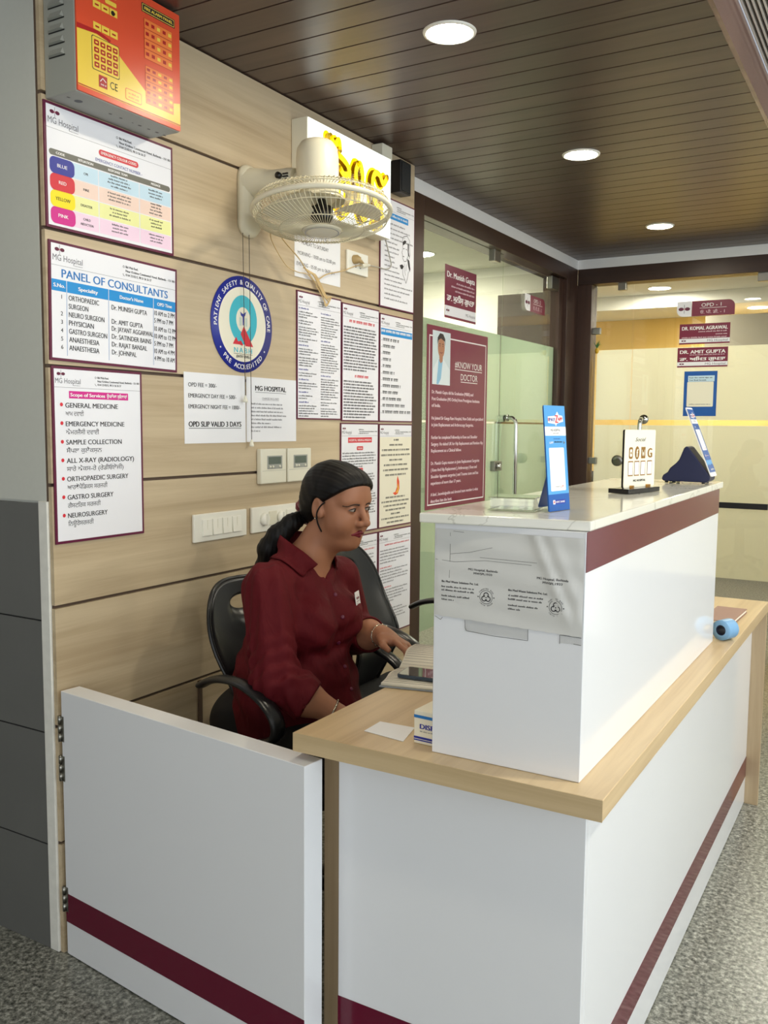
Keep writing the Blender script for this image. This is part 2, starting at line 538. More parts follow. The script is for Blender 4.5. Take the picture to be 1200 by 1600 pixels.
        for ri, (bx, by) in enumerate(reps):
            out = []
            for (px, py) in vs:
                lx, ly = (px - bx0 + bx) * kx + ox, (py + by) * k
                out.append((x + lx * ca - ly * sa, y + lx * sa + ly * ca, z + 0.00005 * ri))
            s.add(out, fs, key)
        return s

    def arc_text(s, t, cx, cy, r, h, key, mid=PI / 2, span=2.0, outward=True, bold=0.0, z=0.0):
        n = len(t)
        for i, ch in enumerate(t):
            if ch == ' ':
                continue
            q = (i + 0.5) / n - 0.5
            a = mid - q * span if outward else mid + q * span
            rot = a - PI / 2 if outward else a + PI / 2
            rr = r if outward else r + h
            s.text(ch, cx + rr * math.cos(a), cy + rr * math.sin(a), h, key, al='C', bold=bold, z=z, rot=rot)
        return s

    def fine(s, x0, y, x1, n, lh, key, z=0.0, fr=0.5, ragged=0.25, dense=0.62, last=0.5, head=False):
        """lines of print too small to read in the photograph: letter-sized strokes"""
        h = lh * fr
        for i in range(n):
            end = x1 - (x1 - x0) * (random.random() * ragged if i < n - 1 else last * random.uniform(0.6, 1.2))
            x = x0
            yy = y - lh * (i + 1) + lh * (1 - fr)
            while x < end:
                k = random.randint(2, 9)
                x_s = x
                for _ in range(k):
                    if x > end:
                        break
                    hh = h * random.choice((0.7, 0.7, 0.75, 1.0))
                    s.rect(x, yy, x + h * 0.62 * dense, yy + hh, key, z)
                    x += h * 0.62
                if head:
                    s.rect(x_s, yy + h * 0.72, x - h * 0.1, yy + h * 0.92, key, z)
                x += h * 0.5
        return s

    def build(s, name, parent=None, loc=None, rot=None, bevel=0.0, segs=2, angle=35, smooth_all=False, subsurf=0, parent_keep=True):
        me = bpy.data.meshes.new(name)
        me.from_pydata(s.v, [], s.f)
        for mm in s.mats:
            me.materials.append(mm)
        me.polygons.foreach_set('material_index', s.mi)
        me.polygons.foreach_set('use_smooth', [True] * len(s.f) if smooth_all else s.sm)
        me.update()
        o = bpy.data.objects.new(name, me)
        COL.objects.link(o)
        if parent is not None:
            o.parent = parent
        if loc is not None:
            o.location = loc
        if rot is not None:
            o.rotation_euler = rot
        if bevel > 0:
            bm = bmesh.new(); bm.from_mesh(me)
            bmesh.ops.remove_doubles(bm, verts=bm.verts, dist=1e-6)
            bm.to_mesh(me); bm.free()
            b = o.modifiers.new('bevel', 'BEVEL')
            b.width = bevel; b.segments = segs; b.limit_method = 'ANGLE'; b.angle_limit = math.radians(40)
            b.harden_normals = False
        if subsurf:
            q = o.modifiers.new('smooth', 'SUBSURF'); q.levels = subsurf; q.render_levels = subsurf
        return o


def rrpts(x0, y0, x1, y1, r, n=6):
    p = []
    for (cx, cy, a) in ((x1 - r, y0 + r, -PI / 2), (x1 - r, y1 - r, 0), (x0 + r, y1 - r, PI / 2), (x0 + r, y0 + r, PI)):
        for k in range(n + 1):
            t = a + PI / 2 * k / n
            p.append((cx + r * math.cos(t), cy + r * math.sin(t)))
    return p


_gc = {}


def shape_gurmukhi(t):
    """the short i sign is written before its letter"""
    out = []
    for ch in t:
        if ch == '\u0a3f' and out:
            out.insert(len(out) - 1, ch)
        else:
            out.append(ch)
    return ''.join(out)


def glyphs(t, bold=0.0, sp=1.0, shear=0.0):
    key = (t, sp, shear)
    if key in _gc:
        return _gc[key]
    cu = bpy.data.curves.new('t', 'FONT')
    cu.body = shape_gurmukhi(t)
    cu.size = 1.0
    cu.space_character = sp
    cu.shear = shear
    cu.resolution_u = 3
    cu.fill_mode = 'FRONT'
    ob = bpy.data.objects.new('t', cu)
    COL.objects.link(ob)
    dg = bpy.context.evaluated_depsgraph_get()
    ev = ob.evaluated_get(dg)
    me = ev.to_mesh()
    vs = [(v.co.x, v.co.y) for v in me.vertices]
    fs = [tuple(p.vertices) for p in me.polygons]
    ev.to_mesh_clear()
    bpy.data.objects.remove(ob)
    bpy.data.curves.remove(cu)
    xs = [p[0] for p in vs] or [0, 1]
    _gc[key] = (vs, fs, (min(xs), max(xs)))
    return _gc[key]


# ---------------------------------------------------------------- naming helpers
def tag(o, label, cat, group=None, kind=None):
    o['label'] = label
    o['category'] = cat
    if group:
        o['group'] = group
    if kind:
        o['kind'] = kind
    return o


def thing(name, label, cat, loc=(0, 0, 0), rotz=0.0, group=None):
    o = bpy.data.objects.new(name, None)
    COL.objects.link(o)
    o.empty_display_size = 0.05
    o.location = loc
    o.rotation_euler = (0, 0, rotz)
    return tag(o, label, cat, group)


def struct(o, label=None):
    o['kind'] = 'structure'
    if label:
        o['label'] = label
    return o


def place(o, origin, u, v):
    """stand a sheet built in local xy at a place: u is its right, v its up"""
    u, v = Vector(u).normalized(), Vector(v).normalized()
    n = u.cross(v)
    m = Matrix((u, v, n)).transposed().to_4x4()
    m.translation = Vector(origin)
    o.matrix_world = m
    return o


def dup(root, loc, label=None, rotz=None):
    r = root.copy(); COL.objects.link(r); r.location = loc
    if rotz is not None:
        r.rotation_euler = (0, 0, rotz)
    if label:
        r['label'] = label
    for ch in list(root.children):
        c = ch.copy(); COL.objects.link(c); c.parent = r
        for g in ch.children:
            d = g.copy(); COL.objects.link(d); d.parent = c
    return r


WALL = ((0, 1, 0), (0, 0, 1))       # right and up as seen on the panelled wall
FACE = ((1, 0, 0), (0, 0, 1))       # right and up on surfaces facing the entrance

# ================================================================ the setting
CEIL = 2.464
struct(MB().box((-4, -5, -0.06), (5.6, 9, 0), 'floor').build('floor'))

# panelled wall: planks standing a little off a darker backing so the joints read as grooves
w = MB()
zs = [0.0, 0.298, 0.608, 0.918, 1.2275, 1.5225, 1.855, 2.172, CEIL]
for i, (a, b) in enumerate(zip(zs[:-1], zs[1:])):
    w.box((-0.012, 0.0, a + (0.0045 if i else 0.0)), (0.0, 1.868, b - 0.0045), 'panel_wood')
w.box((-0.022, 0.002, 0.0), (-0.010, 1.866, CEIL - 0.001), 'groove')
struct(w.build('wall_left'))
struct(MB().box((0.0, 0.52, 0.0), (0.006, 0.535, 0.602), 'groove').build('trim_10'))
w = MB()
w.box((-0.6, 0.0, 1.186), (-0.022, 1.868, 2.9), 'paint_grey')
w.box((-0.6, 0.004, 0.0), (-0.022, 1.868, 1.186), 'paint_grey')
w.box((-4, -0.002, 1.186), (-0.6, 0.3, 2.9), 'paint_grey')
struct(w.build('wall_pillar'))
t = MB()
t.box((-1.4, -0.001, 0.0), (-0.046, 0.003, 1.180), 'tile_gap')
for x0, x1 in ((-1.4, -0.65), (-0.645, -0.047)):
    for z0, z1 in ((0.0, 0.2835), (0.2875, 0.584), (0.588, 0.8775), (0.8815, 1.180)):
        t.box((x0, -0.004, z0), (x1, 0.001, z1), 'dark_tile')
struct(t.build('trim_1', bevel=0.0008, segs=1))
struct(MB().box((-0.046, -0.006, 0.0), (-0.013, 0.003, 1.186), 'bead').build('trim_2', bevel=0.002))
# slatted ceiling over the desk
c = MB()
y = 0.962 - 0.1028 * 56
while y < 4.25:
    c.box((-0.084, max(-4.98, y + 0.003), CEIL), (1.333, min(4.258, y + 0.1028 - 0.003), CEIL + 0.012), 'ceiling_wood')
    y += 0.1028
c.box((-0.084, -4.98, CEIL + 0.008), (1.333, 4.258, CEIL + 0.03), 'tile_gap')
struct(c.build('ceiling'))
# painted lobby ceiling, its slot grille and the edge board of the slatted part
c = MB()
c.box((1.50, -5, 2.60), (5.6, 9, 2.66), 'paint_white')
struct(c.build('ceiling_lobby'))
struct(MB().box((1.333, -4.98, CEIL - 0.001), (1.346, 4.258, 2.60), 'fascia').build('trim_3'))
g = MB()
g.box((1.346, -4.98, 2.618), (1.475, 4.258, 2.64), 'grille_dark')
for k in range(9):
    x = 1.349 + k * 0.0142
    g.box((x, -4.98, 2.600), (x + 0.0055, 4.258, 2.618), 'grille')
g.box((1.474, -4.98, 2.592), (1.50, 4.258, 2.62), 'grille')
struct(g.build('trim_4'))
# cornice bands
struct(MB().box((-0.3, 1.868, 2.407), (-0.086, 4.26, CEIL), 'cornice').build('trim_5'))
struct(MB().box((-0.3, 4.26, 2.407), (2.6, 4.42, CEIL), 'cornice').build('trim_6'))

# glazed wall with the consulting room behind it (left, beyond the panelling)
d = thing('door_1', 'glass door and side pane in a dark brown frame', 'door', (0, 0, 0))
struct(d)
f = MB()
f.box((-0.22, 1.87, 0), (-0.086, 2.122, 2.407), 'frame_wood')
f.box((-0.22, 3.985, 0), (-0.112, 4.26, 2.32), 'frame_wood')
f.box((-0.22, 4.06, 0), (-0.086, 4.26, 2.407), 'frame_wood')
fo = f.build('door_frame', d, bevel=0.002)
f2 = MB().box((-0.22, 2.122, 2.322), (-0.086, 4.06, 2.407), wood('dark_walnut_beam', (72, 48, 36), (46, 30, 22), 'Y', (1.6, 30, 30), rough=0.38)).build('door_beam', d, bevel=0.002)
GX = -0.130
MB().box((GX - 0.010, 2.122, 0.008), (GX, 3.136, 2.322), 'pane').build('side_pane', d)
dp = MB().box((GX - 0.010, 3.143, 0.012), (GX, 3.985, 2.305), 'pane').build('door_pane', d)
fm = MB()
fm.box((GX - 0.0125, 2.124, 0.40), (GX - 0.011, 3.134, 1.402), 'film_green')
fm.box((GX - 0.0125, 2.124, 1.412), (GX - 0.011, 3.134, 1.888), 'film_green')
fm.box((GX - 0.0125, 3.146, 0.40), (GX - 0.011, 3.985, 1.402), 'film_green')
fm.box((GX - 0.0125, 3.146, 1.412), (GX - 0.011, 3.985, 1.888), 'film_green')
fm.build('frosted_film', d)
for (a, b, z0, z1) in ((2.975, 3.055, 2.262, 2.330), (3.86, 3.984, 2.235, 2.315)):
    MB().box((GX - 0.02, a, z0), (GX + 0.016, b, z1), 'steel').build('patch_fitting', d, bevel=0.003)
for sx, yy in ((1, 3.225), (-1, 3.215)):
    h = MB()
    x0 = GX + (0.001 if sx > 0 else -0.011)
    xx = x0 + sx * 0.055
    h.tube([(x0, yy, 0.90), (xx - sx * 0.02, yy, 0.90), (xx, yy, 0.92), (xx, yy, 1.40), (xx - sx * 0.006, yy, 1.42), (xx - sx * 0.024, yy, 1.435), (x0, yy, 1.435)], 0.0115, 'chrome', seg=14)
    for z in (0.90, 1.435):
        h.lathe([(0.019, 0), (0.019, 0.006)], 'chrome', 18, 'X', (x0 - (0.006 if sx < 0 else 0), yy, z))
    h.build('pull_handle', d)
h = MB().box((GX - 0.02, 3.03, 1.142), (GX + 0.014, 3.135, 1.196), 'steel')
h.lathe([(0.018, 0), (0.02, 0.006), (0.012, 0.02)], 'chrome', 20, 'X', (GX + 0.014, 3.07, 1.169))
h.build('lock', d, bevel=0.003)

# consulting room behind the door wall
r = MB()
r.box((-3.2, 1.87, 0), (-3.1, 4.3, 2.5), 'paint_cream')
r.box((-3.1, 1.80, 0), (-0.6, 1.87, 2.5), 'paint_cream')
r.box((-3.1, 4.27, 0), (-0.22, 4.34, 2.5), 'paint_cream')
struct(r.build('wall_room'))
struct(MB().box((-3.2, 1.8, 2.47), (-0.22, 4.34, 2.55), 'paint_cream').build('ceiling_room'))
struct(MB().box((-0.62, 4.20, 0), (-0.225, 4.262, 2.27), 'dark_void').build('trim_7'))

# far glazed wall with a corridor behind it
YF = 4.26
wd = thing('window_1', 'frosted glass partition with a glass door at the far end', 'glass wall', (0, 0, 0))
struct(wd)
f = MB()
f.box((-0.086, YF, 2.307), (2.6, YF + 0.12, 2.407), wood('dark_walnut_far_beam', (70, 47, 35), (45, 30, 22), 'X', (1.6, 30, 30), rough=0.38))
f.box((-0.22, YF + 0.001, 0), (0.010, YF + 0.12, 2.307), 'frame_wood')
f.build('window_frame', wd, bevel=0.002)
GY = YF + 0.045
for (a, b) in ((0.012, 0.268), (0.274, 1.30), (1.306, 2.6)):
    MB().box((a, GY, 0.01), (b, GY + 0.01, 2.307), 'pane_far').build('pane', wd)
fm = MB()
for (a, b) in ((0.040, 0.2695), (0.2725, 1.3015), (1.3045, 2.58)):
    fm.box((a, GY + 0.011, 1.437), (b, GY + 0.0125, 1.888), 'film_cream')
    fm.box((a, GY + 0.011, 0.46), (b, GY + 0.0125, 1.403), 'film_cream')
fm.build('frosted_film', wd)
MB().box((0.50, GY - 0.012, 0.898), (1.122, GY - 0.001, 0.934), 'black').build('push_rail', wd, bevel=0.002)
MB().box((1.124, GY - 0.012, 0.898), (1.15, GY - 0.001, 0.934), 'switch_white').build('push_rail_end', wd, bevel=0.002)
for (a, b, z0, z1) in ((0.17, 0.222, 2.262, 2.318), (1.005, 1.16, 2.258, 2.312)):
    MB().box((a, GY - 0.014, z0), (b, GY + 0.02, z1), 'steel').build('patch_fitting', wd, bevel=0.003)
for z in (1.99, 1.147):
    MB().box((0.008, GY - 0.014, z), (0.062, GY + 0.02, z + 0.042), 'steel').build('hinge_clamp', wd, bevel=0.003)
h = MB()
h.tube([(0.355, GY, 1.440), (0.355, GY - 0.045, 1.440), (0.354, GY - 0.056, 1.43), (0.352, GY - 0.058, 1.41), (0.348, GY - 0.058, 0.95), (0.348, GY - 0.05, 0.93), (0.348, GY, 0.93)], 0.0145, 'chrome', seg=14)
for z in (1.44, 0.93):
    h.lathe([(0.03, -0.008), (0.03, 0)], 'chrome', 20, 'Y', (0.362, GY, z))
h.build('pull_handle', wd)
h = MB()
h.lathe([(0.036, 0), (0.036, -0.012), (0.03, -0.016), (0.0, -0.016)], 'steel', 26, 'Y', (0.2, GY, 1.172))
h.build('lock', wd)
# corridor
r = MB()
r.box((-1.6, 7.4, 0), (4.2, 7.5, 2.56), 'paint_yellow')
r.box((-1.7, YF + 0.12, 0), (-1.6, 7.5, 2.66), 'paint_cream')
r.box((4.2, YF + 0.12, 0), (4.3, 7.5, 2.66), 'paint_cream')
r.box((-0.22, YF + 0.13, 2.42), (5.6, YF + 0.16, 2.66), 'paint_white')
struct(r.build('wall_corridor'))
struct(MB().box((-1.7, YF + 0.12, 2.56), (4.3, 7.5, 2.62), 'paint_white').build('ceiling_corridor'))
struct(MB().box((-1.6, 6.6, 2.44), (4.2, 7.399, 2.559), 'paint_white').build('trim_8'))
b = MB()
b.box((0.28, 6.55, 2.06), (4.19, 6.75, 2.34), 'blind')
struct(b.build('trim_9', bevel=0.004))
struct(MB().box((-1.6, 7.38, 0.0), (4.2, 7.399, 0.95), 'dark_void').build('baseboard_corridor'))
# remaining lobby walls (behind the photographer and to the right, with the window wall opening)
r = MB()
r.box((-4, -5.1, 0), (0.2, -5.0, 2.66), 'paint_white'); r.box((3.0, -5.1, 0), (5.6, -5.0, 2.66), 'paint_white'); r.box((0.2, -5.1, 2.5), (3.0, -5.0, 2.66), 'paint_white')
struct(r.build('wall_back'))
r = MB()
r.box((5.5, -5, 0), (5.6, 9, 0.45), 'paint_white'); r.box((5.5, -5, 2.62), (5.6, 9, 2.66), 'paint_white')
for ya, yb in ((-5, -2.6), (3.8, 9.0), (0.5, 0.7)):
    r.box((5.5, ya, 0.45), (5.6, yb, 2.62), 'paint_white')
struct(r.build('wall_right'))
struct(MB().box((2.6, YF, 0), (5.6, YF + 0.12, 2.66), 'paint_white').build('wall_far'))
struct(MB().box((-4.1, -5, 0), (-4.0, 0.3, 2.66), 'paint_white').build('wall_side'))
struct(MB().box((-4.0, -5, 2.60), (-0.084, -0.004, 2.66), 'paint_white').build('ceiling_side'))

# recessed downlights: trim ring and glowing lens
def downlight(loc, label, group, lens='lens', r=0.073):
    t = thing('downlight', label, 'ceiling light', loc, 0, group)
    MB().lathe([(r * 0.86, -0.001), (r * 0.9, -0.006), (r, -0.004), (r * 1.02, 0.0)], 'lamp_trim', 40, 'Z', (0, 0, 0), cap=False).build('trim_ring', t)
    MB().lathe([(r * 0.87, -0.002), (r * 0.6, -0.0035), (0.001, -0.004)], lens, 40).build('lens', t)
    return t


for (x, yy, l) in ((0.681, 0.812, 'round glowing downlight nearest the camera in the slatted ceiling'),
                   (0.648, 2.060, 'round glowing downlight, middle one of the row in the slatted ceiling'),
                   (0.618, 3.487, 'round glowing downlight farthest along the slatted ceiling, by the glass walls')):
    downlight((x, yy, CEIL), l, 'downlights in the slatted ceiling')
downlight((0.66, -0.55, CEIL), 'round downlight in the slatted ceiling over the swing gate approach', 'downlights in the slatted ceiling')
downlight((-0.05, 6.28, 2.56), 'round lamp seen through the far glass partition, left of the door number sign', 'corridor ceiling lamps', 'lens_room', 0.10)
downlight((0.64, 6.95, 2.44), 'round lamp seen through the far glass partition, right of the door number sign', 'corridor ceiling lamps', 'lens_room', 0.10)
for x in (0.1, 1.3):  # pair of lamps added out of view to brighten the frosted film from behind
    downlight((x, 5.0, 2.56), 'added unseen lamp just behind the far glass partition, lighting its frosted film', 'corridor ceiling lamps', 'lens_room', 0.10)
downlight((-1.5, 2.8, 2.47), 'round lamp on the ceiling of the room behind the glass door', 'room ceiling lamps', 'lens_room', 0.10)
downlight((-0.9, 3.6, 2.47), 'round lamp near the door on the ceiling of the room behind glass', 'room ceiling lamps', 'lens_room', 0.10)
for (x, yy) in ((2.6, 0.4), (2.6, 2.4), (4.0, 1.0)):
    downlight((x, yy, 2.60), 'round lamp on the lobby ceiling outside the picture', 'lobby ceiling lamps', 'lens_room', 0.09)

# ================================================================ reception desk, raised counter, gate
desk = thing('reception_desk', 'long reception desk with wood worktop and white front with maroon stripe', 'desk', (0, 0, 0))
MB().box((0.789, -0.0660, 0.7215), (1.428, 1.966, 0.76), 'desk_wood').build('worktop', desk, bevel=0.0012, segs=1)
MB().box((0.789, -0.0672, 0.7215), (1.428, -0.0660, 0.7596), 'desk_wood_x').build('worktop_edge', desk)
MB().box((1.361, 0.0203, 0.004), (1.381, 1.944, 0.7213), 'white_lam').build('front_panel', desk, bevel=0.001, segs=1)
MB().box((0.857, 0.0, 0.004), (1.381, 0.02, 0.7213), 'white_lam').build('side_panel', desk, bevel=0.001, segs=1)
s = MB()
s.box((1.381, 0.0012, 0.1035), (1.3818, 1.944, 0.1795), 'maroon_lam')
s.box((0.857, -0.0008, 0.1035), (1.3818, 0.0, 0.1795), 'maroon_lam')
s.build('maroon_stripe', desk)
MB().box((0.82, 1.9445, 0.0), (1.427, 1.966, 0.7213), 'desk_wood_z').build('end_panel', desk, bevel=0.001, segs=1)
MB().box((0.806, 0.022, 0.0), (0.856, 0.042, 0.7213), 'desk_wood_z').build('side_post', desk, bevel=0.001, segs=1)
MB().box((0.86, 0.021, 0.10), (1.3605, 1.944, 0.118), 'white_lam').build('bottom_shelf', desk)

def ztop(yy):
    return 1.2215 + 0.0056 * yy

ctr = thing('raised_counter', 'white raised counter box with marble top and maroon band standing on the desk', 'counter', (1.08, -0.016, 0.76))
zb0, zb1 = 0.443, 0.450
def wedge(x0, y0, x1, y1, za, zb0_, zb1_, key, za1=None):
    """box whose top follows the slight fall of the counter"""
    za1 = za if za1 is None else za1
    v = [(x0, y0, za), (x1, y0, za), (x1, y1, za1), (x0, y1, za1), (x0, y0, zb0_), (x1, y0, zb0_), (x1, y1, zb1_), (x0, y1, zb1_)]
    return MB().add(v, [(0, 3, 2, 1), (4, 5, 6, 7), (0, 1, 5, 4), (1, 2, 6, 5), (2, 3, 7, 6), (3, 0, 4, 7)], key)
wedge(0, 0, 0.291, 1.2295, 0.0005, zb0, zb1, 'white_lam').build('carcass', ctr, bevel=0.001, segs=1)
wedge(0.291, 0.0006, 0.2918, 1.2295, zb0 - 0.070, zb0, zb1, 'maroon_lam', zb1 - 0.070).build('maroon_band', ctr)
MB().add([(-0.020, -0.026, zb0 + 0.0005), (0.2945, 0.010, zb0 + 0.0005), (0.2945, 1.270, zb1 + 0.0005), (-0.026, 1.240, zb1 + 0.0005),
          (-0.020, -0.026, zb0 + 0.0185), (0.2945, 0.010, zb0 + 0.0185), (0.2945, 1.270, zb1 + 0.0185), (-0.026, 1.240, zb1 + 0.0185)],
         [(0, 3, 2, 1), (4, 5, 6, 7), (0, 1, 5, 4), (1, 2, 6, 5), (2, 3, 7, 6), (3, 0, 4, 7)], 'marble').build('marble_top', ctr, bevel=0.0025)

gate = thing('swing_gate', 'white hinged half-height gate with maroon stripe between wall and desk', 'gate', (0.0147, -0.0013, 0), math.atan2(-0.0907, 0.8213))
MB().box((0, 0, 0.004), (0.826, 0.055, 0.7055), 'white_lam').build('gate_panel', gate, bevel=0.0012, segs=1)
s = MB()
s.box((0.0005, -0.0008, 0.0925), (0.8255, 0.0, 0.1695), 'maroon_lam')
s.build('maroon_stripe', gate)
for z in (0.574, 0.470, 0.12):
    h = MB()
    for k in range(3):
        h.lathe([(0.0045, z + 0.023 * k), (0.0045, z + 0.023 * k + 0.020)], 'steel', 12, 'Z', (-0.004, -0.003, 0))
    h.box((-0.004, -0.0015, z), (0.010, -0.0004, z + 0.066), 'steel')
    h.build('hinge', gate)

# taped bio-waste notice on the raised counter's end
def tri_arc(mb, cx, cy, R, key, z):
    """three-lobed biohazard mark"""
    for k in range(3):
        a = PI / 2 + k * 2 * PI / 3
        mb.ring(cx + 0.42 * R * math.cos(a), cy + 0.42 * R * math.sin(a), 0.34 * R, 0.50 * R, key, z, a + 0.75 - PI, a - 0.75 + PI, 26)
        mb.ring(cx, cy, 0.36 * R, 0.46 * R, key, z, a + 0.55, a + 2 * PI / 3 - 0.55, 10)
    mb.disc(cx, cy, 0.12 * R, key, z, n=12)


nt = thing('taped_notice', 'creased pale bio-waste notice under clear tape on the end of the raised counter', 'notice', (1.0835, -0.0168, 1.026))
sheet = MB()
W_, H_ = 0.285, 0.166
nx, ny = 46, 28
vs, fs = [], []
def crease(px, py):
    q = 0.0006 + 0.0009 * math.sin(9 * px / W_ + 2.5 * py / H_) * math.sin(5 * py / H_) + 0.0007 * math.sin(23 * py / H_ + 4 * px / W_)
    d_ = (px - (0.195 + (H_ - py) * 0.45))
    q += 0.0045 * math.exp(-(d_ / 0.010) ** 2) * min(1, max(0, (py) / 0.05)) + 0.003 * math.exp(-((d_ - 0.03) / 0.012) ** 2)
    return q * (1 if 0.001 < px < W_ - 0.001 else 0.3)
for j in range(ny + 1):
    for i in range(nx + 1):
        px, py = W_ * i / nx, H_ * j / ny
        yy = py + (0.002 - 0.008 * i / nx) * (1 - j / ny) + 0.0008 * math.sin(i * 1.7) * (j == 0)
        vs.append((px, -crease(px, py) - 0.0004, yy))
for j in range(ny):
    for i in range(nx):
        a = j * (nx + 1) + i
        fs.append((a, a + 1, a + nx + 2, a + nx + 1))
sheet.add(vs, fs, 'notice_sheet', True)
so = sheet.build('printed_sheet', nt)
for ox, oy in ((0.012, 0.0), (0.145, -0.004)):
    pr = MB()
    pr.text('MG Hospital, Bathinda', ox + 0.085, 0.093 + oy, 0.0042, 'ink', al='C', w=0.058, bold=0.02)
    pr.text('MWSPL1933', ox + 0.085, 0.086 + oy, 0.0042, 'ink', al='C', w=0.036, bold=0.02)
    pr.text('Bio Med Waste Solutions Pvt. Ltd.', ox + 0.002, 0.066 + oy, 0.0040, 'ink', w=0.074, bold=0.03)
    pr.fine(ox + 0.002, 0.060 + oy, ox + 0.068, 2, 0.0065, 'ink', fr=0.5, ragged=0.05, last=0.02)
    pr.fine(ox + 0.002, 0.0425 + oy, ox + 0.060, 1, 0.0065, 'ink', fr=0.5, ragged=0.02, last=0.02)
    pr.fine(ox + 0.002, 0.0355 + oy, ox + 0.026, 1, 0.0065, 'ink', fr=0.5, ragged=0.02, last=0.02)
    cx, cy = ox + 0.092, 0.046 + oy
    pr.ring(cx, cy, 0.0118, 0.0126, 'ink', n=36)
    tri_arc(pr, cx, cy - 0.0005, 0.0105, 'ink', 0)
    pr.arc_text('TURNING BAD', cx, cy, 0.0142, 0.0026, 'ink', PI / 2, 2.2, True, 0.02)
    pr.arc_text('INTO GOOD', cx, cy, 0.0142, 0.0026, 'ink', -PI / 2, 1.9, False, 0.02)
    pr.disc(cx - 0.0155, cy, 0.0012, 'ink', n=8); pr.disc(cx + 0.0155, cy, 0.0012, 'ink', n=8)
    # lay the print on the creased sheet
    pr.v = [(x, -crease(x, yv) - 0.0008, yv) for (x, yv, zv) in pr.v]
    pr.build('notice_print', so)
MB().box((0.062, -0.0006, -0.022), (0.186, -0.0002, 0.004), 'tape_clear').build('clear_tape', nt)
MB().box((0.245, -0.0006, -0.020), (0.284, -0.0002, -0.002), 'tape_clear').build('clear_tape', nt)
for pts in (((0.062, 0.000), (0.063, -0.016), (0.066, -0.021)), ((0.066, -0.021), (0.12, -0.024)), ((0.12, -0.024), (0.186, -0.024)), ((0.186, -0.004), (0.186, -0.024)),
            ((0.245, -0.006), (0.284, -0.007)), ((0.245, -0.006), (0.245, -0.022)), ((0.27, -0.019), (0.284, -0.020)), ((0.0, 0.0), (0.012, -0.006), (0.016, -0.001))):
    gm = MB().line([(a, b) for a, b in pts], 0.0008, 'grime')
    gm.v = [(x, -0.0009, yv) for (x, yv, zv) in gm.v]
    gm.build('grimy_tape_edge', nt)
for pts in (((0.03, 0.120), (0.07, 0.126), (0.115, 0.138)), ((0.0, 0.108), (0.04, 0.106), (0.1, 0.113), (0.19, 0.112)), ((0.09, 0.118), (0.2, 0.117)), ((0.03, 0.16), (0.03, 0.11), (0.029, 0.075)), ((0.036, 0.163), (0.058, 0.162))):
    gm = MB().line([(a, b) for a, b in pts], 0.0006, 'grime')
    gm.v = [(x, -crease(x, yv) - 0.0009, yv) for (x, yv, zv) in gm.v]
    gm.build('crease_line', so)

# ================================================================ on the raised counter
def pay_print(mb, w, h, key_top, z):
    """print of the scan-to-pay card (its code square is left blank)"""
    mb.rect(0, 0, w, h, key_top, z)
    mb.rect(0, 0, w, h * 0.16, 'card_navy', z + 0.0002)
    mb.rect(0, h * 0.715, w, h * 0.80, 'white_ink', z + 0.0002)
    k = w / 0.081
    mb.poly([(w * .16, h * .835), (w * .50, h * .825), (w * .52, h * .805), (w * .60, h * .83), (w * .90, h * .85), (w * .86, h * .905), (w * .70, h * .91), (w * .62, h * .945), (w * .52, h * .905), (w * .16, h * .895)], 'white_ink', z + 0.0003)
    mb.text('PAY', w * .22, h * .85, h * .034, 'navy_ink', w=w * .28, bold=.03, z=z + 0.0005)
    mb.text('Z', w * .50, h * .838, h * .075, 'red_ink', w=w * .14, bold=.04, z=z + 0.0006)
    mb.text('APP', w * .63, h * .857, h * .034, 'red_ink', w=w * .22, bold=.03, z=z + 0.0005)
    mb.rect(w * .17, h * .852, w * .20, h * .882, 'red_ink', z + 0.0005)
    mb.text('MG HOSPITAL', w * .5, h * .757, h * .022, 'ink', al='C', w=w * .46, z=z + 0.0004)
    mb.fine(w * .36, h * .742, w * .64, 1, h * .016, 'grey_ink', z + 0.0004, last=.02)
    mb.fine(w * .38, h * .69, w * .70, 1, h * .018, 'navy_ink', z + 0.0004, last=.02)
    mb.text('UPI', w * .18, h * .638, h * .022, 'white_ink', w=w * .18, bold=.02, z=z + 0.0004, shear=.3)
    mb.fine(w * .42, h * .662, w * .80, 1, h * .026, 'ink', z + 0.0004, last=.02)
    mb.poly([(w * .86, h * .632), (w * .93, h * .648), (w * .86, h * .664)], 'band_grey', z + 0.0004)
    mb.rrect(w * .14, h * .19, w * .86, h * .60, w * .03, 'white_ink', z + 0.0002)
    mb.fine(w * .36, h * .235, w * .58, 1, h * .016, 'grey_ink', z + 0.0004, last=.02)
    mb.text('UPI', w * .60, h * .218, h * .024, 'red_ink', w=w * .16, z=z + 0.0004)
    mb.rect(w * .20, h * .065, w * .80, h * .105, 'navy_ink', z + 0.0003)
    mb.rect(w * .20, h * .065, w * .30, h * .105, 'white_ink', z + 0.0004)
    mb.rect(w * .225, h * .075, w * .275, h * .095, 'red_ink', z + 0.0005)
    mb.text('HDFC BANK', w * .33, h * .076, h * .019, 'white_ink', w=w * .44, bold=.02, z=z + 0.0004)


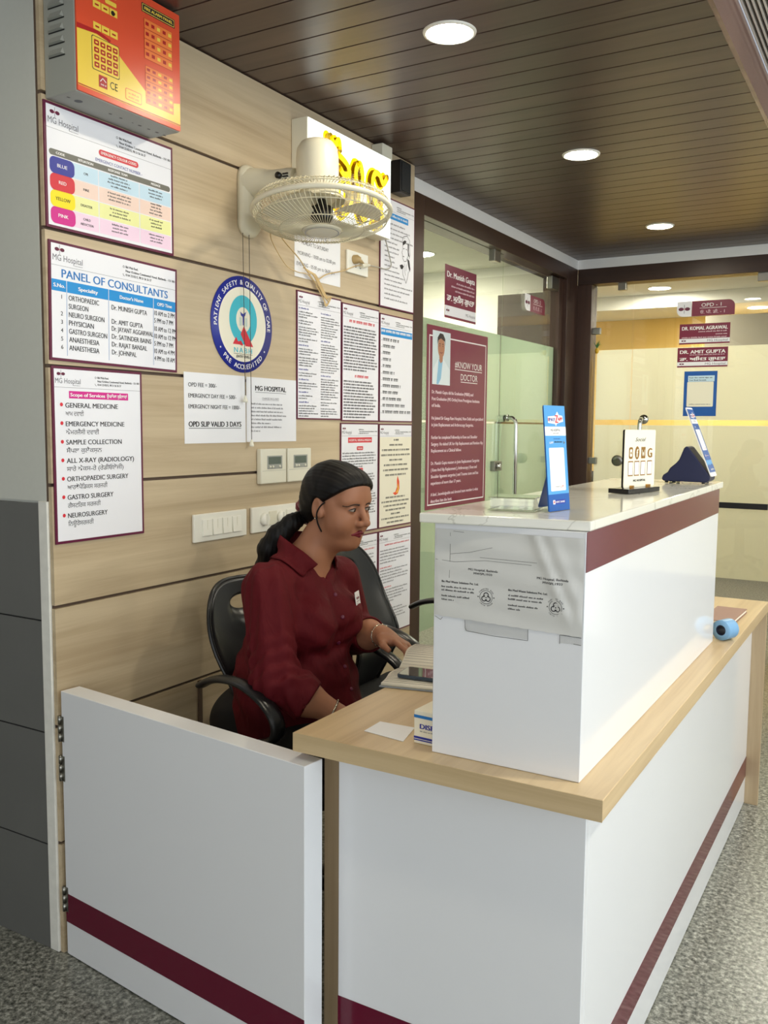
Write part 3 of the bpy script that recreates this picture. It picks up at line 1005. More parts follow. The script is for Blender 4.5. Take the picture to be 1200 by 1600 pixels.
pb = Vector((1.262, 0.097, ztop(0.1) + 0.0012))
pu = Vector((0.013, 0.0775, 0)).normalized()
pv = Vector((-0.018, 0.003, 0.199)).normalized()
ps = MB()
pw, ph = 0.0795, 0.2
ps.prism(rrpts(0, 0, pw, ph, 0.004), -0.0022, 0.0, 'card_navy')
pay_print(ps, pw, ph, 'card_blue', 0.0004)
stand = ps.build('payment_stand')
tag(stand, 'tall blue pay-by-phone card standing by itself on the near end of the marble top', 'payment stand')
place(stand, pb, pu, pv)
bk = MB().prism([(0.02, 0.0), (0.06, 0.0), (0.055, 0.11), (0.025, 0.11)], -0.004, -0.0025, 'card_navy')
bk.add([(0.024, 0.10, -0.003), (0.056, 0.10, -0.003), (0.060, 0.008, -0.036), (0.020, 0.008, -0.036)], [(0, 1, 2, 3)], 'card_navy')
bk.build('back_strut', stand)

ty = thing('acrylic_tray', 'small clear acrylic tray behind the tall blue payment card', 'tray', (1.150, 0.066, ztop(0.09) + 0.0008), math.radians(8))
t = MB()
t.box((0.0, 0.0, 0.0), (0.092, 0.085, 0.003), 'acrylic')
for a, b in (((0.004, 0.004), (0.088, 0.007)), ((0.004, 0.078), (0.088, 0.081)), ((0.004, 0.007), (0.007, 0.078)), ((0.085, 0.007), (0.088, 0.078))):
    t.box((*a, 0.003), (*b, 0.024), 'acrylic')
t.build('tray_body', ty, bevel=0.001)
t = MB().box((0.001, 0.001, 0.0242), (0.091, 0.084, 0.0265), 'acrylic')
t.box((0.028, 0.008, 0.0032), (0.031, 0.077, 0.023), 'acrylic'); t.box((0.058, 0.008, 0.0032), (0.061, 0.077, 0.023), 'acrylic')
t.build('tray_lid', ty, bevel=0.001)

# social media stand: gold print on ivory acrylic in a black foot
ms = thing('acrylic_sign_stand', 'ivory acrylic sign with gold icons in a black foot, middle of the marble top', 'sign stand', (1.2585, 0.665, ztop(0.66) + 0.0012), math.atan2(0.150, 0.0335) - PI / 2)
mz = 0.0
f = MB().box((-0.028, -0.052, mz), (0.026, 0.108, mz + 0.011), 'black_acrylic')
f.build('foot', ms, bevel=0.001)
for ya, yb_ in ((0.0, 0.012), (0.083, 0.098)):
    MB().box((0.0003, ya, 0.0112), (0.006, yb_, 0.0165), 'gold').build('gold_clip', ms)
    MB().box((-0.0105, ya, 0.0112), (-0.0068, yb_, 0.017), 'gold').build('gold_clip', ms)
bw, bh = 0.158, 0.140
b = MB()
b.prism(rrpts(0, 0, bw, bh, 0.005), -0.006, -0.0012, 'black_acrylic')
b.prism(rrpts(0, 0, bw, bh, 0.005), -0.0012, 0.0, 'cream_print')
b.text('Social', bw * .5, bh * .80, bh * .07, 'ink', al='C', w=bw * .34, shear=.35, z=.0004)
ic = [bw * .20, bw * .40, bw * .60, bw * .82]
yb = bh * .60
b.rrect(ic[0] - .010, yb - .014, ic[0] + .010, yb + .014, .006, 'gold', .0003)
b.rrect(ic[0] - .006, yb - .009, ic[0] + .006, yb + .009, .004, 'cream_print', .0005)
b.disc(ic[0], yb, .003, 'gold', .0007)
b.disc(ic[1], yb, .0115, 'gold', .0003, ry=.016)
b.text('f', ic[1], yb - .010, .020, 'cream_print', al='C', bold=.04, z=.0006)
b.rect(ic[2] - .011, yb - .014, ic[2] + .011, yb + .014, 'gold', .0003)
b.line([(ic[2] - .007, yb + .007), (ic[2] - .003, yb - .008), (ic[2], yb + .002), (ic[2] + .003, yb - .008), (ic[2] + .007, yb + .007)], .0022, 'cream_print', .0006)
b.text('G', ic[3], yb - .012, .024, 'gold', al='C', w=.022, bold=.05, z=.0004)
for x in ic:
    b.rect(x - .0125, bh * .20, x + .0125, bh * .46, 'gold', .0003)
    b.rect(x - .0105, bh * .22, x + .0105, bh * .44, 'white_ink', .0005)
b.text('MG HOSPITAL', bw * .5, bh * .10, bh * .04, 'ink', al='C', w=bw * .40, bold=.03, z=.0004)
bo = b.build('board', ms)
bo.matrix_local = Matrix(((0, 0, 1, 0.0), (1, 0, 0, -0.030), (0, 1, 0, 0.0112), (0, 0, 0, 1)))

# sound box with tilted payment card
sb = thing('payment_sound_box', 'navy wedge speaker with a tilted blue payment card, far end of the marble top', 'sound box', (1.236, 1.085, ztop(1.12) + 0.0012))
prof = [(0.000, 0.012), (0.004, 0.005), (0.120, 0.004), (0.130, 0.010), (0.131, 0.022), (0.071, 0.100), (0.064, 0.104), (0.058, 0.098), (0.050, 0.076), (0.046, 0.066), (0.038, 0.056), (0.022, 0.042), (0.016, 0.030), (0.004, 0.022)]
body = MB()
n = len(prof)
v = [(p[0], 0, p[1]) for p in prof] + [(p[0], 0.078, p[1]) for p in prof]
body.add(v, [tuple(range(n)), tuple(range(2 * n - 1, n - 1, -1))], 'navy_plastic')
body.add(v, [(i, n + i, n + (i + 1) % n, (i + 1) % n) for i in range(n)], 'navy_plastic')
body.build('wedge_body', sb, bevel=0.003)
for x in (0.012, 0.032, 0.112):
    for yy in (0.012, 0.066):
        MB().lathe([(0.005, 0.0), (0.005, 0.006)], 'black', 12, 'Z', (x, yy, 0)).build('rubber_foot', sb)
cd = MB()
cw, ch = 0.080, 0.205
cd.prism(rrpts(0, 0, cw, ch, 0.006), -0.003, 0.0, 'white_ink')
cd.rect(0.001, 0.012, cw - 0.001, ch - 0.006, 'card_blue', 0.0003)
pay = MB(); pay_print(pay, cw, ch * 0.74, 'card_navy', 0.0006)
cd.v, o0 = cd.v, len(cd.v)
pay.v = [(x, yv + ch * 0.235, z) for (x, yv, z) in pay.v]
for key_i, mm in enumerate(pay.mats):
    pass
for fa, k, sm_ in zip(pay.f, pay.mi, pay.sm):
    cd.f.append([i + o0 for i in fa]); cd.mi.append(cd.m(pay.mats[k])); cd.sm.append(sm_)
cd.v = list(cd.v) + pay.v
cd.rect(0.001, 0.012, cw - 0.001, ch * 0.15, 'card_navy', 0.0006)
cd.poly([(0.001, ch * .15), (0.02, ch * .175), (0.04, ch * .155), (0.06, ch * .18), (cw - 0.001, ch * .16), (cw - .001, ch * .15)], 'card_navy', 0.0006)
cd.fine(0.025, ch * .115, 0.066, 1, 0.011, 'white_ink', 0.0009, last=.02)
co = cd.build('payment_card', sb)
cdir = Vector((-0.0755, 0.0, 0.190)).normalized()
cu_ = Vector((0, 1, 0))
cn = cu_.cross(cdir)
co.matrix_local = Matrix(((cu_.x, cdir.x, cn.x, 0.1295 + 0.006), (cu_.y, cdir.y, cn.y, -0.001), (cu_.z, cdir.z, cn.z, 0.021), (0, 0, 0, 1)))

# ================================================================ on the worktop
ps_ = MB().poly([(0, 0), (0.098, -0.012), (0.079, 0.072), (-0.002, 0.068)], 'paper', 0.0)
ps_.add([(0, 0, -0.0006), (0.098, -0.012, -0.0006), (0.079, 0.072, -0.0006), (-0.002, 0.068, -0.0006)], [(0, 3, 2, 1)], 'paper')
ps_.add([(0, 0, -0.0006), (0.098, -0.012, -0.0006), (0.079, 0.072, -0.0006), (-0.002, 0.068, -0.0006), (0, 0, 0), (0.098, -0.012, 0), (0.079, 0.072, 0), (-0.002, 0.068, 0)],
        [(0, 1, 5, 4), (1, 2, 6, 5), (2, 3, 7, 6), (3, 0, 4, 7)], 'paper')
so_ = ps_.build('paper_slip', loc=(0.909, 0.014, 0.7612))
tag(so_, 'blank cream paper slip lying on the near end of the wood worktop', 'paper')

gb = thing('carton', 'small cream carton with blue stripes and navy lettering beside the raised counter', 'box', (1.027, 0.010, 0.7606), math.radians(-3))
b = MB()
b.box((0, 0, 0), (0.047, 0.095, 0.066), 'cream_print')
b.build('carton_body', gb, bevel=0.0008, segs=1)
b = MB()
b.rect(0, 0.0515, 0.047, 0.0575, 'blue_text', 0.0003); b.rect(0, 0.006, 0.047, 0.0085, 'navy_ink', 0.0003); b.rect(0, 0.010, 0.047, 0.0145, 'navy_ink', 0.0003)
b.text('DISP', 0.014, 0.031, 0.010, 'navy_ink', w=0.032, bold=.04, z=.0004)
b.fine(0.014, 0.027, 0.046, 1, 0.005, 'grey_ink', .0004, last=.02)
bo = b.build('carton_print', gb)
bo.matrix_local = Matrix(((1, 0, 0, 0), (0, 0, -1, -0.0003), (0, 1, 0, 0), (0, 0, 0, 1)))

nb = thing('open_register', 'open ruled register lying across the back edge of the worktop under a phone', 'notebook', (0.779, 0.302, 0.7605), math.radians(13))
c = MB()
c.box((-0.004, -0.004, 0.0), (0.244, 0.312, 0.003), 'book_cover')
c.build('cover', nb, bevel=0.001)
def pages(y0, y1, zf, nm, lines):
    p = MB()
    n_ = 16
    vs = []
    for i in range(n_ + 1):
        t_ = i / n_
        for x in (0, 0.24):
            vs.append((x + 0.002 * math.sin(9 * t_), y0 + (y1 - y0) * t_, zf(t_)))
        for x in (0, 0.24):
            vs.append((x, y0 + (y1 - y0) * t_, 0.0031))
    fs_ = []
    for i in range(n_):
        a, b_ = 4 * i, 4 * i + 4
        fs_ += [(a, a + 1, b_ + 1, b_), (a + 3, a + 2, b_ + 2, b_ + 3), (a + 2, a, b_, b_ + 2), (a + 1, a + 3, b_ + 3, b_ + 1)]
    fs_ += [(0, 2, 3, 1), (4 * n_, 4 * n_ + 1, 4 * n_ + 3, 4 * n_ + 2)]
    p.add(vs, fs_, 'book_page', True)
    for i in range(1, 14):
        t_ = i / 14
        yy = y0 + (y1 - y0) * t_
        p.box((0.004, yy, zf(t_) + 0.0002), (0.236, yy + 0.0007, zf(t_) + 0.0006), 'grey_ink')
    return p.build(nm, nb)
pages(0.0, 0.153, lambda q: 0.010 + 0.004 * math.sin(PI * q) - 0.003 * q ** 6, 'page_stack', 0)
pages(0.156, 0.306, lambda q: 0.008 + 0.034 * (1 - (1 - q) ** 2.2) * (1 - 0.25 * q) + 0.004 * math.sin(PI * q), 'page_stack', 0)

ph = thing('smartphone', 'dark smartphone lying screen up on the open register', 'phone', (0.796, 0.345, 0.7755), math.radians(7))
MB().prism(rrpts(0, 0, 0.16, 0.080, 0.010), 0.0, 0.0078, 'phone_rim').build('phone_body', ph, bevel=0.0015)
MB().prism(rrpts(0.003, 0.003, 0.157, 0.077, 0.008), 0.0079, 0.0084, 'phone_glass').build('phone_screen', ph)

tr = thing('tape_roll', 'pale blue roll of tape standing at the far end of the raised counter', 'tape', (1.388, 1.240, 0.7905), math.radians(-22))
t = MB()
t.lathe([(0.0155, 0.0), (0.0298, 0.0), (0.0300, 0.002), (0.0300, 0.046), (0.0298, 0.048), (0.0155, 0.048)], 'tape_blue', 40, 'Y', cap=False)
t.build('tape_winding', tr)
t = MB(); t.lathe([(0.0130, 0.001), (0.0154, 0.001), (0.0154, 0.047), (0.0130, 0.047), (0.0130, 0.001)], 'tape_core', 32, 'Y', cap=False)
t.build('tape_tube', tr)
bb = thing('closed_book', 'brown covered book with pale page edges lying at the far end of the worktop', 'book', (1.288, 1.468, 0.7606), math.radians(-2))
MB().box((0, 0, 0.0), (0.096, 0.245, 0.002), 'brown_cover').build('back_cover', bb)
MB().box((0.002, 0.002, 0.0021), (0.094, 0.243, 0.0105), 'book_page').build('page_block', bb)
MB().box((0, 0, 0.0106), (0.096, 0.245, 0.0126), 'brown_cover').build('front_cover', bb)
tag(MB().box((0, 0, 0), (0.03, 0.02, 0.011), 'black').build('card_reader', loc=(1.362, 1.425, 0.7606), bevel=0.002), 'small black plastic block between the tape roll and the brown book', 'gadget')

# ================================================================ chairs
def chair(name, label, loc, rz, ah=0.272, lift=0.0):
    t = thing(name, label, 'office chair', loc, rz, None)
    # back shell with a finger hole, bent in plan and in height
    def outline(a):
        y, z = math.sin(a), math.cos(a)
        e = 0.62
        hw = 0.166
        yy = math.copysign(abs(y) ** e, y) * hw
        zz = math.copysign(abs(z) ** (0.75 if z > 0 else 0.9), z)
        zz = 0.665 + zz * (0.265 if zz > 0 else 0.255)
        k = 1.0 - 0.42 * max(0, (0.82 - zz) / 0.41) ** 1.25
        return yy * k, zz
    def bend(y, z, off):
        x = -0.205 + 1.1 * y * y - 0.28 * (z - 0.62) - 0.9 * max(0, 0.66 - z) ** 2 * 1.0 + 0.05 * math.exp(-((z - 0.62) / 0.1) ** 2)
        return (x + off, y, z)
    n = 64
    hole = [(0.048 * math.sin(2 * PI * k / n), 0.862 + 0.020 * math.cos(2 * PI * k / n)) for k in range(n)]
    outer = [outline(2 * PI * k / n) for k in range(n)]
    rings = 10
    vs, fs = [], []
    for side, off in ((0, 0.007), (1, -0.007)):
        for r_ in range(rings + 1):
            q = r_ / rings
            for k in range(n):
                y = hole[k][0] * (1 - q) + outer[k][0] * q
                z = hole[k][1] * (1 - q) + outer[k][1] * q
                edge = 0.45 if r_ in (0, rings) else 1.0
                vs.append(bend(y, z, off * edge))
    base = (rings + 1) * n
    for r_ in range(rings):
        for k in range(n):
            l = (k + 1) % n
            fs.append((r_ * n + k, (r_ + 1) * n + k, (r_ + 1) * n + l, r_ * n + l))
            fs.append((base + r_ * n + k, base + r_ * n + l, base + (r_ + 1) * n + l, base + (r_ + 1) * n + k))
    for k in range(n):
        l = (k + 1) % n
        fs.append((k, l, base + l, base + k))
        fs.append((rings * n + l, rings * n + k, base + rings * n + k, base + rings * n + l))
    MB().add(vs, fs, 'chair_black', True).build('backrest', t)
    rim = [bend(outline(2 * PI * k / 72)[0] * 1.0, outline(2 * PI * k / 72)[1], 0.0) for k in range(72)]
    MB().tube(rim, 0.0065, 'chair_black', 8, closed=True).build('backrest_rim', t)
    se = MB()
    se.prism(rrpts(-0.20, -0.225, 0.24, 0.225, 0.07, 8), 0.415, 0.462, 'chair_fabric')
    se.build('seat', t, bevel=0.016, segs=3)
    MB().tube([(-0.10, 0, 0.405), (-0.235, 0, 0.415), (-0.262, 0, 0.45), (-0.268, 0, 0.56), (-0.25, 0, 0.66)], 0.03, 'black', 12, flat=0.35, up=(0, 1, 0)).build('back_bracket', t)
    raised = [c for c in t.children]
    for s_ in (-1, 1):
        yy = s_ * ah
        a = MB()
        pth = [(-0.135, yy, 0.690), (-0.10, yy, 0.708), (-0.05, yy, 0.721), (0.01, yy, 0.724), (0.06, yy, 0.715), (0.11, yy, 0.695), (0.148, yy, 0.665), (0.160, yy, 0.632), (0.145, yy, 0.606), (0.10, yy, 0.586), (0.05, yy * 0.98, 0.560), (0.025, yy * 0.94, 0.50), (0.02, yy * 0.86, 0.425), (0.02, yy * 0.6, 0.408)]
        P_ = [Vector(p) for p in pth]
        fine = []
        for i in range(len(P_) - 1):
            p0, p1, p2, p3 = P_[max(0, i - 1)], P_[i], P_[i + 1], P_[min(len(P_) - 1, i + 2)]
            for k in range(4):
                u_ = k / 4
                fine.append(0.5 * ((2 * p1) + (-p0 + p2) * u_ + (2 * p0 - 5 * p1 + 4 * p2 - p3) * u_ ** 2 + (-p0 + 3 * p1 - 3 * p2 + p3) * u_ ** 3))
        fine.append(P_[-1])
        a.tube(fine, 0.024, 'chair_black', 12, flat=0.42, up=(0, 0, 1))
        raised.append(a.build('armrest', t))
    for c in raised:
        c.location.z = lift
    MB().lathe([(0.03, 0.085), (0.03, 0.24), (0.024, 0.245), (0.024, 0.40 + lift), (0.05, 0.405 + lift), (0.05, 0.414 + lift)], 'black', 20).build('gas_column', t)
    st = MB()
    for k in range(5):
        a = 2 * PI * k / 5 + 0.3
        st.tube([(0.02 * math.cos(a), 0.02 * math.sin(a), 0.095), (0.14 * math.cos(a), 0.14 * math.sin(a), 0.085), (0.225 * math.cos(a), 0.225 * math.sin(a), 0.062)], [0.026, 0.022, 0.016], 'black', 10, flat=0.7)
    st.build('star_base', t)
    for k in range(5):
        a = 2 * PI * k / 5 + 0.3
        c_ = MB()
        cx_, cy_ = 0.225 * math.cos(a), 0.225 * math.sin(a)
        c_.T = Matrix.Translation((cx_, cy_, 0.026)) @ Matrix.Rotation(a, 4, 'Z')
        for dy in (-0.012, 0.012):
            c_.lathe([(0.005, dy - 0.008), (0.0255, dy - 0.008), (0.0255, dy + 0.008), (0.005, dy + 0.008)], 'black', 20, 'Y')
        c_.tube([(0, 0, 0), (0, 0, 0.04)], 0.006, 'black', 8)
        c_.build('castor', t)
    return t


chair('office_chair', 'black moulded office chair the seated woman sits on', (0.420, 0.500, 0), math.radians(-10), 0.255)
chair('office_chair', 'empty black moulded office chair behind the woman, nearer the glass door', (0.462, 1.055, 0), math.radians(1), 0.240, 0.045)

# ================================================================ wall fan
fan = thing('wall_fan', 'cream wall fan with wire cage pointing down from the panelled wall', 'fan', (0, 0.77, 2.08))
b = MB()
pl = rrpts(-0.047, -0.112, 0.047, 0.108, 0.040, 8)
n = len(pl)
vs = []
for (q, xx) in ((1.0, 0.001), (1.0, 0.012), (0.88, 0.026), (0.55, 0.034)):
    vs += [(xx, p[0] * q, p[1] * (q if q > 0.9 else q * 1.02)) for p in pl]
fs = [tuple(range(n))[::-1], tuple(range(3 * n, 4 * n))]
for r_ in range(3):
    fs += [(r_ * n + i, r_ * n + (i + 1) % n, (r_ + 1) * n + (i + 1) % n, (r_ + 1) * n + i) for i in range(n)]
b.add(vs, fs, 'fan_cream', True)
b.build('wall_plate', fan)
MB().tube([(0.02, 0.0, 0.052), (0.06, 0, 0.052), (0.10, 0, 0.048), (0.17, 0, 0.046), (0.19, 0, 0.046)], [0.047, 0.040, 0.034, 0.034, 0.030], 'fan_cream', 22).build('arm', fan)
k_ = MB()
k_.lathe([(0.010, 0.0), (0.009, 0.012), (0.0, 0.014)], 'black', 14, 'Y', (0.155, -0.046, 0.050))
k_.T = Matrix.Identity(4)
for q in range(3):
    k_.box((0.165 + 0.002, -0.0375, 0.036 + q * 0.008), (0.186, -0.0335, 0.040 + q * 0.008), 'black')
k_.build('tilt_knob', fan)
# head: motor cap up, cage down, tipped a little toward the entrance
hd = Matrix.Translation((0.285, 0.0, -0.062)) @ Matrix.Rotation(math.radians(-6.5), 4, Vector((0.86, 0.5, 0))) @ Matrix.Rotation(math.radians(1.2), 4, Vector((0.5, -0.86, 0)))
def part(mb, name):
    o = mb.build(name, fan)
    o.matrix_local = hd
    return o
c = MB()
c.lathe([(0.050, 0.035), (0.061, 0.045), (0.064, 0.06), (0.064, 0.162), (0.061, 0.188), (0.050, 0.206), (0.028, 0.213), (0.0, 0.214)], 'fan_cream', 36, 'Z', (-0.014, 0.0, 0))
part(c, 'motor_cap')
c = MB()
c.tube([(-0.100, 0.0, 0.105), (-0.085, 0, 0.112), (-0.066, 0, 0.112)], 0.024, 'fan_cream', 16)
c.lathe([(0.070, 0.030), (0.068, 0.040), (0.050, 0.044)], 'fan_cream', 32, cap=False)
part(c, 'neck_joint')
R = 0.205
c = MB()
c.tube([(R * math.cos(2 * PI * k / 96), R * math.sin(2 * PI * k / 96), 0.0) for k in range(96)], 0.0075, 'fan_cream', 10, closed=True, flat=1.1)
part(c, 'cage_rim')
c = MB()
NW = 88
for k in range(NW):
    a = 2 * PI * k / NW
    ca, sa = math.cos(a), math.sin(a)
    c.tube([(r_ * ca, r_ * sa, z) for r_, z in ((R, 0.004), (R * 0.985, 0.020), (R * 0.93, 0.034), (R * 0.75, 0.044), (R * 0.36, 0.046))], 0.0011, 'fan_wire', 4, caps=False)
for rr, z in ((R * 0.985, 0.020), (R * 0.75, 0.045), (R * 0.37, 0.047)):
    c.tube([(rr * math.cos(2 * PI * k / 64), rr * math.sin(2 * PI * k / 64), z) for k in range(64)], 0.0016, 'fan_wire', 6, closed=True)
part(c, 'rear_guard')
c = MB()
for k in range(NW):
    a = 2 * PI * k / NW
    pts = []
    for r_, z in ((R, -0.004), (R * 0.99, -0.016), (R * 0.93, -0.032), (R * 0.78, -0.046), (R * 0.60, -0.054), (R * 0.30, -0.058)):
        tw = a + 0.25 * (1 - r_ / R)
        pts.append((r_ * math.cos(tw), r_ * math.sin(tw), z))
    c.tube(pts, 0.0011, 'fan_wire', 4, caps=False)
for rr, z in ((R * 0.95, -0.029), (R * 0.62, -0.053)):
    c.tube([(rr * math.cos(2 * PI * k / 64), rr * math.sin(2 * PI * k / 64), z) for k in range(64)], 0.0015, 'fan_wire', 6, closed=True)
part(c, 'front_guard')
c = MB()
c.lathe([(0.0, -0.066), (0.040, -0.065), (0.056, -0.061), (0.060, -0.055), (0.056, -0.053), (0.0, -0.053)], 'fan_cream', 40)
c.ring(0, 0, 0.048, 0.052, 'steel', -0.0655)
part(c, 'guard_badge')
c = MB()
for k in range(3):
    vs = []
    for j in range(7):
        rr = 0.030 + (0.178 - 0.030) * j / 6
        half = 0.30 + 0.42 * math.sin(PI * min(1, j / 5.5) * 0.75)
        for i in range(9):
            a = 2 * PI * k / 3 + half * (i / 4 - 1) + 0.35 * (j / 6)
            vs.append((rr * math.cos(a), rr * math.sin(a), -0.012 + 0.016 * (i / 4 - 1) * (0.4 + 0.6 * math.sin(PI * j / 6))))
    fs = [(j * 9 + i, j * 9 + i + 1, (j + 1) * 9 + i + 1, (j + 1) * 9 + i) for j in range(6) for i in range(8)]
    c.add(vs, fs, 'fan_blade', True)
part(c, 'blades')
c = MB(); c.lathe([(0.0, -0.036), (0.026, -0.034), (0.034, -0.022), (0.034, 0.010), (0.020, 0.012), (0.012, 0.036)], 'black', 26); part(c, 'blade_hub')
for (yy, zend, xx) in ((-0.040, 1.475, 0.016), (-0.012, 1.335, 0.018)):
    c = MB()
    c.tube([(xx, yy, -0.105), (xx, yy + 0.003, -0.3), (xx + 0.002, yy + 0.005, zend - 2.08)], 0.0011, 'cord_dark', 6)
    co = c.build('pull_cord', fan)
    kz = zend - 2.08
    c = MB()
    c.lathe([(0.002, kz), (0.0045, kz - 0.006), (0.0075, kz - 0.017), (0.0075, kz - 0.022), (0.0, kz - 0.023)], 'cream_plastic', 16, 'Z', (xx + 0.002, yy + 0.005, 0))
    c.build('cord_bob', co)

def spline(P, k=8):
    P = [Vector(p) for p in P]
    out = []
    for i in range(len(P) - 1):
        p0, p1, p2, p3 = P[max(0, i - 1)], P[i], P[i + 1], P[min(len(P) - 1, i + 2)]
        for j in range(k):
            u = j / k
            out.append(0.5 * ((2 * p1) + (-p0 + p2) * u + (2 * p0 - 5 * p1 + 4 * p2 - p3) * u ** 2 + (-p0 + 3 * p1 - 3 * p2 + p3) * u ** 3))
    return out + [P[-1]]

c = MB()
c.tube(spline([(0.05, 0.83, 2.01), (0.028, 0.86, 1.976), (0.018, 0.945, 1.915), (0.016, 1.01, 1.90), (0.017, 1.07, 1.90), (0.016, 1.11, 1.885)]), 0.0016, 'cord_tan', 6)
c.tube(spline([(0.05, 0.85, 2.02), (0.035, 0.914, 1.985), (0.020, 1.02, 1.945), (0.018, 1.085, 1.90), (0.016, 1.13, 1.875), (0.018, 1.16, 1.845)]), 0.0022, 'cord_tan', 6)
for k in range(4):
    d_ = k * 0.006
    c.tube(spline([(0.014 + d_ * 0.4, 1.055 + d_ * 1.5, 1.920 - d_), (0.02, 1.10 + d_, 1.905), (0.022, 1.135 + d_, 1.872), (0.024, 1.165 + d_, 1.838), (0.022, 1.196 + d_, 1.822 + d_), (0.018, 1.188, 1.812 - d_ * 0.4), (0.018, 1.170, 1.832), (0.016, 1.13, 1.868)]), 0.0022, 'cord_tan', 6)
c.tube(spline([(0.018, 1.13, 1.885), (0.012, 1.20, 1.918), (0.012, 1.30, 1.945), (0.014, 1.385, 1.975), (0.022, 1.425, 1.985)]), 0.0022, 'cord_tan', 6)
fc = c.build('power_cord', fan)
fc.matrix_world = Matrix.Identity(4)
fc.matrix_parent_inverse = Matrix.Translation((0, -0.77, -2.08))
c = MB()
c.tube([(0.011, 1.385, 2.000), (0.026, 1.385, 2.000), (0.036, 1.392, 1.998)], [0.017, 0.016, 0.008], 'plug_brown', 14, flat=1.0)
c.tube([(0.024, 1.388, 1.999), (0.026, 1.41, 1.995), (0.024, 1.432, 1.991)], [0.011, 0.007, 0.003], 'plug_brown', 12)
po = c.build('plug', fc)

# ================================================================ electrical fittings on the panelled wall
def plate(name, label, cat, y0, z0, y1, z1, group=None):
    o = thing(name, label, cat, (0.0006, y0, z0), 0, group)
    b = MB()
    w_, h_ = y1 - y0, z1 - z0
    b.box((0, 0, 0), (0.010, w_, h_), 'switch_white')
    b.build('face_plate', o, bevel=0.003, segs=3)
    return o, w_, h_

o, w_, h_ = plate('switch_plate', 'ivory plate of four rocker switches, nearer the service board', 'switch plate', 0.502, 1.028, 0.748, 1.113)
for k in range(4):
    y0 = 0.034 + k * 0.0465
    b = MB()
    b.add([(0.0102, y0, 0.018), (0.0102, y0 + 0.0405, 0.018), (0.0102, y0 + 0.0405, 0.067), (0.0102, y0, 0.067), (0.0165, y0, 0.018), (0.0165, y0 + 0.0405, 0.018), (0.0122, y0 + 0.0405, 0.067), (0.0122, y0, 0.067)],
          [(0, 3, 2, 1), (4, 5, 6, 7), (0, 1, 5, 4), (1, 2, 6, 5), (2, 3, 7, 6), (3, 0, 4, 7)], 'switch_white')
    b.box((0.0140, y0 + 0.0195, 0.020), (0.0150, y0 + 0.021, 0.065), 'cream_plastic')
    b.build('rocker_switch', o, bevel=0.001)
o, w_, h_ = plate('switch_plate', 'ivory plate with two round dimmer knobs behind the woman', 'switch plate', 0.775, 1.030, 1.019, 1.114)
for y0 in (0.062, 0.153):
    b = MB()
    b.lathe([(0.021, 0.0102), (0.021, 0.018), (0.018, 0.022), (0.0, 0.022)], 'switch_white', 28, 'X', (0, y0, 0.042))
    b.box((0.0222, y0 - 0.003, 0.024), (0.030, y0 + 0.003, 0.060), 'switch_white')
    b.build('dimmer_knob', o)
b = MB().box((0.0102, 0.087, 0.020), (0.0125, 0.130, 0.066), 'cream_plastic'); b.build('blank_insert', o, bevel=0.001)
b = MB().box((0.0102, 0.185, 0.018), (0.0135, 0.218, 0.066), 'switch_white'); b.build('rocker_switch', o, bevel=0.001)
o, w_, h_ = plate('socket_plate', 'square ivory wall socket with a plug, right of the timing sheet', 'socket', 1.341, 1.949, 1.486, 2.031)
for yy, zz in ((0.072, 0.055), (0.055, 0.028), (0.088, 0.028)):
    MB().lathe([(0.005, 0.0101), (0.005, 0.0112)], 'grey_ink', 12, 'X', (0, yy, zz)).build('socket_hole', o)

for (y0, lbl) in ((0.811, 'cream wall thermostat with a grey display, left of a pair'), (0.957, 'cream wall thermostat with a grey display, right of a pair')):
    o = thing('thermostat', lbl, 'thermostat', (0.0006, y0, 1.189), 0, 'thermostats')
    b = MB().box((0, 0, 0), (0.020, 0.137, 0.115), 'cream_plastic'); b.build('housing', o, bevel=0.004, segs=3)
    b = MB().box((0.0202, 0.032, 0.048), (0.0212, 0.112, 0.092), 'box_grey'); b.build('control_panel', o)
    b = MB().box((0.0213, 0.038, 0.064), (0.0222, 0.104, 0.088), 'lcd'); b.build('display', o)
    for yy in (0.046, 0.060, 0.098):
        MB().lathe([(0.0045, 0.0213), (0.004, 0.024)], 'cream_plastic', 12, 'X', (0, yy, 0.0555)).build('button', o)
    b = MB().box((0.0201, 0.006, 0.0425), (0.0206, 0.131, 0.0433), 'box_grey'); b.build('cover_seam', o)

sp = thing('wall_speaker', 'small black speaker box high on the panelled wall beside the lit sign', 'speaker', (0.0006, 1.664, 2.305))
MB().box((0, 0, 0), (0.048, 0.086, 0.125), 'black').build('cabinet', sp, bevel=0.003)
MB().box((0.0482, 0.008, 0.008), (0.050, 0.078, 0.117), mat('black_speaker_cloth', (26, 28, 30), 0.8, bump=0.4, bscale=700)).build('cloth_front', sp)
cb = MB().box((0, 0, 0), (0.05, 0.075, 0.05), 'cream_plastic')
tag(cb.build('junction_box', loc=(0.0006, 1.52, 2.403), bevel=0.003), 'small white junction box above the lit sign near the ceiling', 'junction box')

